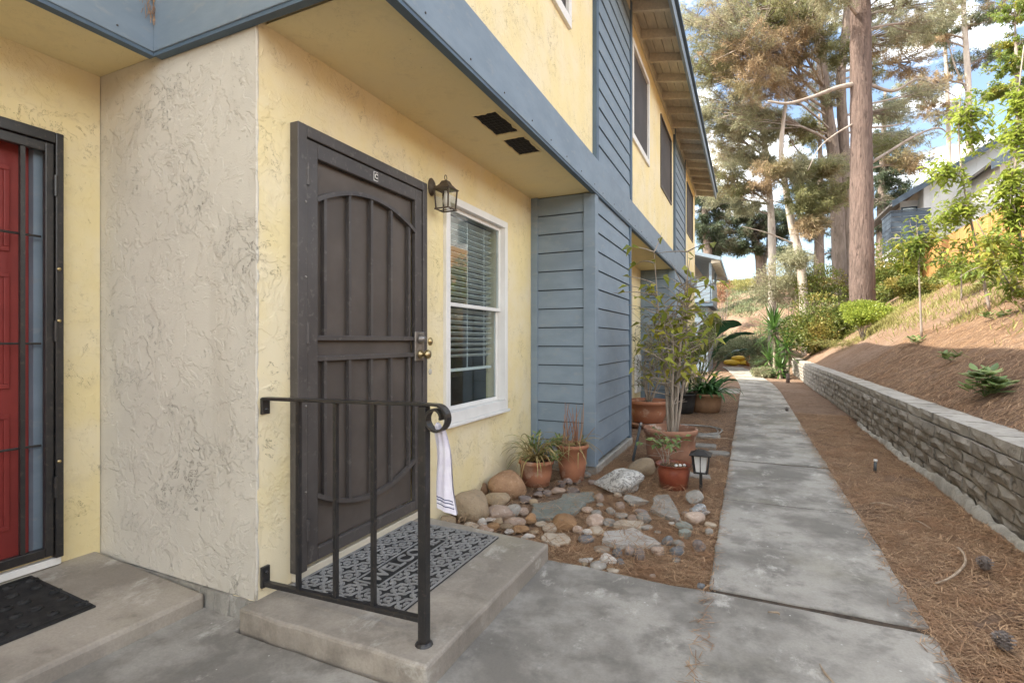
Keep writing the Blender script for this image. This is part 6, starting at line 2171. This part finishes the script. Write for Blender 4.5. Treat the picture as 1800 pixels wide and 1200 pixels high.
# gable end facing the camera: rake rises to the right
rake = lambda x: 7.72 + (x - 6.2) * .62
xs0, xs1 = 7.45, 12.0
mb = MB()
mb.add([(xs0, YH, 3.5), (xs1, YH, 3.5), (xs1, YH, rake(xs1)), (xs0, YH, rake(xs0)), (xs0, YH + 8, 3.5), (xs1, YH + 8, 3.5), (xs1, YH + 8, rake(xs1)), (xs0, YH + 8, rake(xs0))],
       [(0, 1, 2, 3), (4, 7, 6, 5), (0, 3, 7, 4), (1, 5, 6, 2), (3, 2, 6, 7), (0, 4, 5, 1)])
mk('wall', mb, M['hwhite'], HS)
x = xs0 + .25
while x < xs1:
    mk('batten', MB().box(x, x + .05, YH - .022, YH - .002, 3.6, rake(x) - .05), M['hwhite'], HS)
    x += .42
rf = MB()
ov = .55
rf.hexa([(6.15, YH - ov, rake(6.15)), (12.3, YH - ov, rake(12.3)), (12.3, YH + 8.5, rake(12.3)), (6.15, YH + 8.5, rake(6.15)),
         (6.15, YH - ov, rake(6.15) + .1), (12.3, YH - ov, rake(12.3) + .1), (12.3, YH + 8.5, rake(12.3) + .1), (6.15, YH + 8.5, rake(6.15) + .1)])
ro = mk('roof', rf, M['shingle'], HS)
mk('rake_board', MB().hexa([(6.12, YH - ov - .03, rake(6.12) - .17), (12.3, YH - ov - .03, rake(12.3) - .17), (12.3, YH - ov - .002, rake(12.3) - .17), (6.12, YH - ov - .002, rake(6.12) - .17),
                            (6.12, YH - ov - .03, rake(6.12) + .13), (12.3, YH - ov - .03, rake(12.3) + .13), (12.3, YH - ov - .002, rake(12.3) + .13), (6.12, YH - ov - .002, rake(6.12) + .13)]), M['hslate'], ro)
mk('soffit', MB().hexa([(6.16, YH - ov, rake(6.16) - .04), (12.2, YH - ov, rake(12.2) - .04), (12.2, YH, rake(12.2) - .04), (6.16, YH, rake(6.16) - .04),
                        (6.16, YH - ov, rake(6.16) - .003), (12.2, YH - ov, rake(12.2) - .003), (12.2, YH, rake(12.2) - .003), (6.16, YH, rake(6.16) - .003)]), M['hwhite'], ro)
# recessed left bay with sliding door and balcony
mk('wall', MB().box(6.75, xs0 - .003, YH + .9, YH + 1.0, 3.5, rake(6.75)), M['hwhite'], HS)
sdr = mk('sliding_door', MB().box(6.78, 6.84, YH + .84, YH + .9, 5.5, 7.75).box(7.36, 7.42, YH + .84, YH + .9, 5.5, 7.75).box(6.84, 7.36, YH + .84, YH + .9, 7.69, 7.75), M['hslate'], HS)
mk('pane', MB().box(6.84, 7.36, YH + .86, YH + .88, 5.5, 7.69), M['glass'], sdr)
bal = mk('balcony', MB().box(6.02, 7.46, YH - .9, YH + .88, 5.32, 5.46), M['hwhite'], HS)
for j in range(7):
    z = 5.50 + j * .235 + (.05 if j > 1 else 0)
    mk('rail_board', MB().box(6.0, 7.46, YH - .93, YH - .90, z, z + .215), M['hslate'], bal)
    mk('rail_board', MB().box(6.0, 6.03, YH - .899, YH + .86, z, z + .215), M['hslate'], bal)
mk('rail_cap', MB().box(5.97, 7.47, YH - .97, YH - .86, 7.20, 7.25).box(5.97, 6.07, YH - .86, YH + .88, 7.20, 7.25), M['hslate'], bal)
mk('base_trim', MB().box(xs0 - .02, xs1, YH - .05, YH - .024, 5.05, 5.45), M['hslate'], HS)
# nearer wing on the right
YW = 26.5
rk2 = lambda x: 8.1 + (x - 8.6) * .55
mb = MB()
a, b = 9.0, 15.0
mb.add([(a, YW, 3.5), (b, YW, 3.5), (b, YW, rk2(b)), (a, YW, rk2(a)), (a, YH - .6, 3.5), (b, YH - .6, 3.5), (b, YH - .6, rk2(b)), (a, YH - .6, rk2(a))], [(0, 1, 2, 3), (4, 7, 6, 5), (0, 3, 7, 4), (1, 5, 6, 2), (3, 2, 6, 7), (0, 4, 5, 1)])
mk('wall', mb, M['hwhite'], HS)
rf = MB().hexa([(8.6, YW - .5, rk2(8.6)), (15.3, YW - .5, rk2(15.3)), (15.3, YH - .58, rk2(15.3)), (8.6, YH - .58, rk2(8.6)), (8.6, YW - .5, rk2(8.6) + .12), (15.3, YW - .5, rk2(15.3) + .12), (15.3, YH - .58, rk2(15.3) + .12), (8.6, YH - .58, rk2(8.6) + .12)])
ro2 = mk('roof', rf, M['shingle'], HS)
mk('rake_board', MB().hexa([(8.57, YW - .53, rk2(8.57) - .2), (15.3, YW - .53, rk2(15.3) - .2), (15.3, YW - .502, rk2(15.3) - .2), (8.57, YW - .502, rk2(8.57) - .2),
                            (8.57, YW - .53, rk2(8.57) + .15), (15.3, YW - .53, rk2(15.3) + .15), (15.3, YW - .502, rk2(15.3) + .15), (8.57, YW - .502, rk2(8.57) + .15)]), M['hslate'], ro2)
wn = mk('window', MB().box(10.6, 11.8, YW - .04, YW - .002, 7.0, 8.3), M['hslate'], HS)
mk('pane', MB().box(10.68, 11.72, YW - .05, YW - .042, 7.08, 8.22), M['glass'], wn)

NB_ = thing('blue_neighbour_house', (-3, 25, 0), 'blue grey sided neighbouring building with roofed balcony beyond the yellow one', 'building')
yb = 22.0
mk('wall', MB().box(-8, -2.15, yb + .2, yb + 8, -.1, 4.6), M['hwhite'], NB_)
bal = mk('balcony', MB().box(-2.14, -1.30, yb, yb + 3.5, 2.62, 2.76), M['blue_dark'], NB_)
for j in range(5):
    z = 2.78 + j * .18
    mk('rail_board', MB().box(-2.14, -1.40, yb - .03, yb, z, z + .17), M['blue'], bal)
    mk('rail_board', MB().box(-1.36, -1.33, yb - .03, yb + 3.5, z, z + .17), M['blue'], bal)
for (x, yy) in ((-1.45, yb + .02), (-1.45, yb + 3.4), (-2.1, yb + .02)):
    mk('post', MB().box(x, x + .1, yy, yy + .1, 2.77, 4.35), M['blue'], bal)
mk('lower_wall', MB().box(-2.14, -1.5, yb + .25, yb + 3.4, -.1, 2.61), M['blue'], NB_)
rf = MB().hexa([(-6, yb - .4, 5.9), (-1.0, yb - .4, 4.36), (-1.0, yb + 8.4, 4.36), (-6, yb + 8.4, 5.9), (-6, yb - .4, 6.0), (-1.0, yb - .4, 4.5), (-1.0, yb + 8.4, 4.5), (-6, yb + 8.4, 6.0)])
ro = mk('roof', rf, M['blue'], NB_)
for k in range(9):
    mk('rafter_tail', MB().box(-1.35, -1.02, yb - .3 + k * .6, yb - .24 + k * .6, 4.28, 4.40), M['eave'], ro)

# yellow sacks and clay planter at the end of the path
c = at(1300, 628, 26)
c.z = float(hgt(c.x, c.y))
T = thing('yellow_sacks', c, 'bright yellow sacks piled at the far end of the path', 'sack')
for k, (dx, dy, dz, s_) in enumerate(((-.35, 0, .0, 1), (.25, .1, 0, .9), (-.05, .05, .22, .85))):
    V, F = ico(2)
    mb = MB()
    mb.V = [(c.x + dx + x * .42 * s_, c.y + dy + y_ * .3 * s_, c.z + dz + .16 + z * .17 * s_ * (1 + .15 * math.sin(x * 5))) for x, y_, z in V]
    mb.F = list(F)
    mk('sack', mb, M['yellowbag'], T, True)
c = at(1322, 630, 25.5)
c.z = float(hgt(c.x, c.y))
T = thing('clay_planter', c, 'orange clay planter right of the yellow sacks', 'planter')
pot(T, c, .28, .24, .55, 'orange', .06, .02, .9)
print('all done', len(bpy.data.objects), sum(len(m.polygons) for m in bpy.data.meshes))
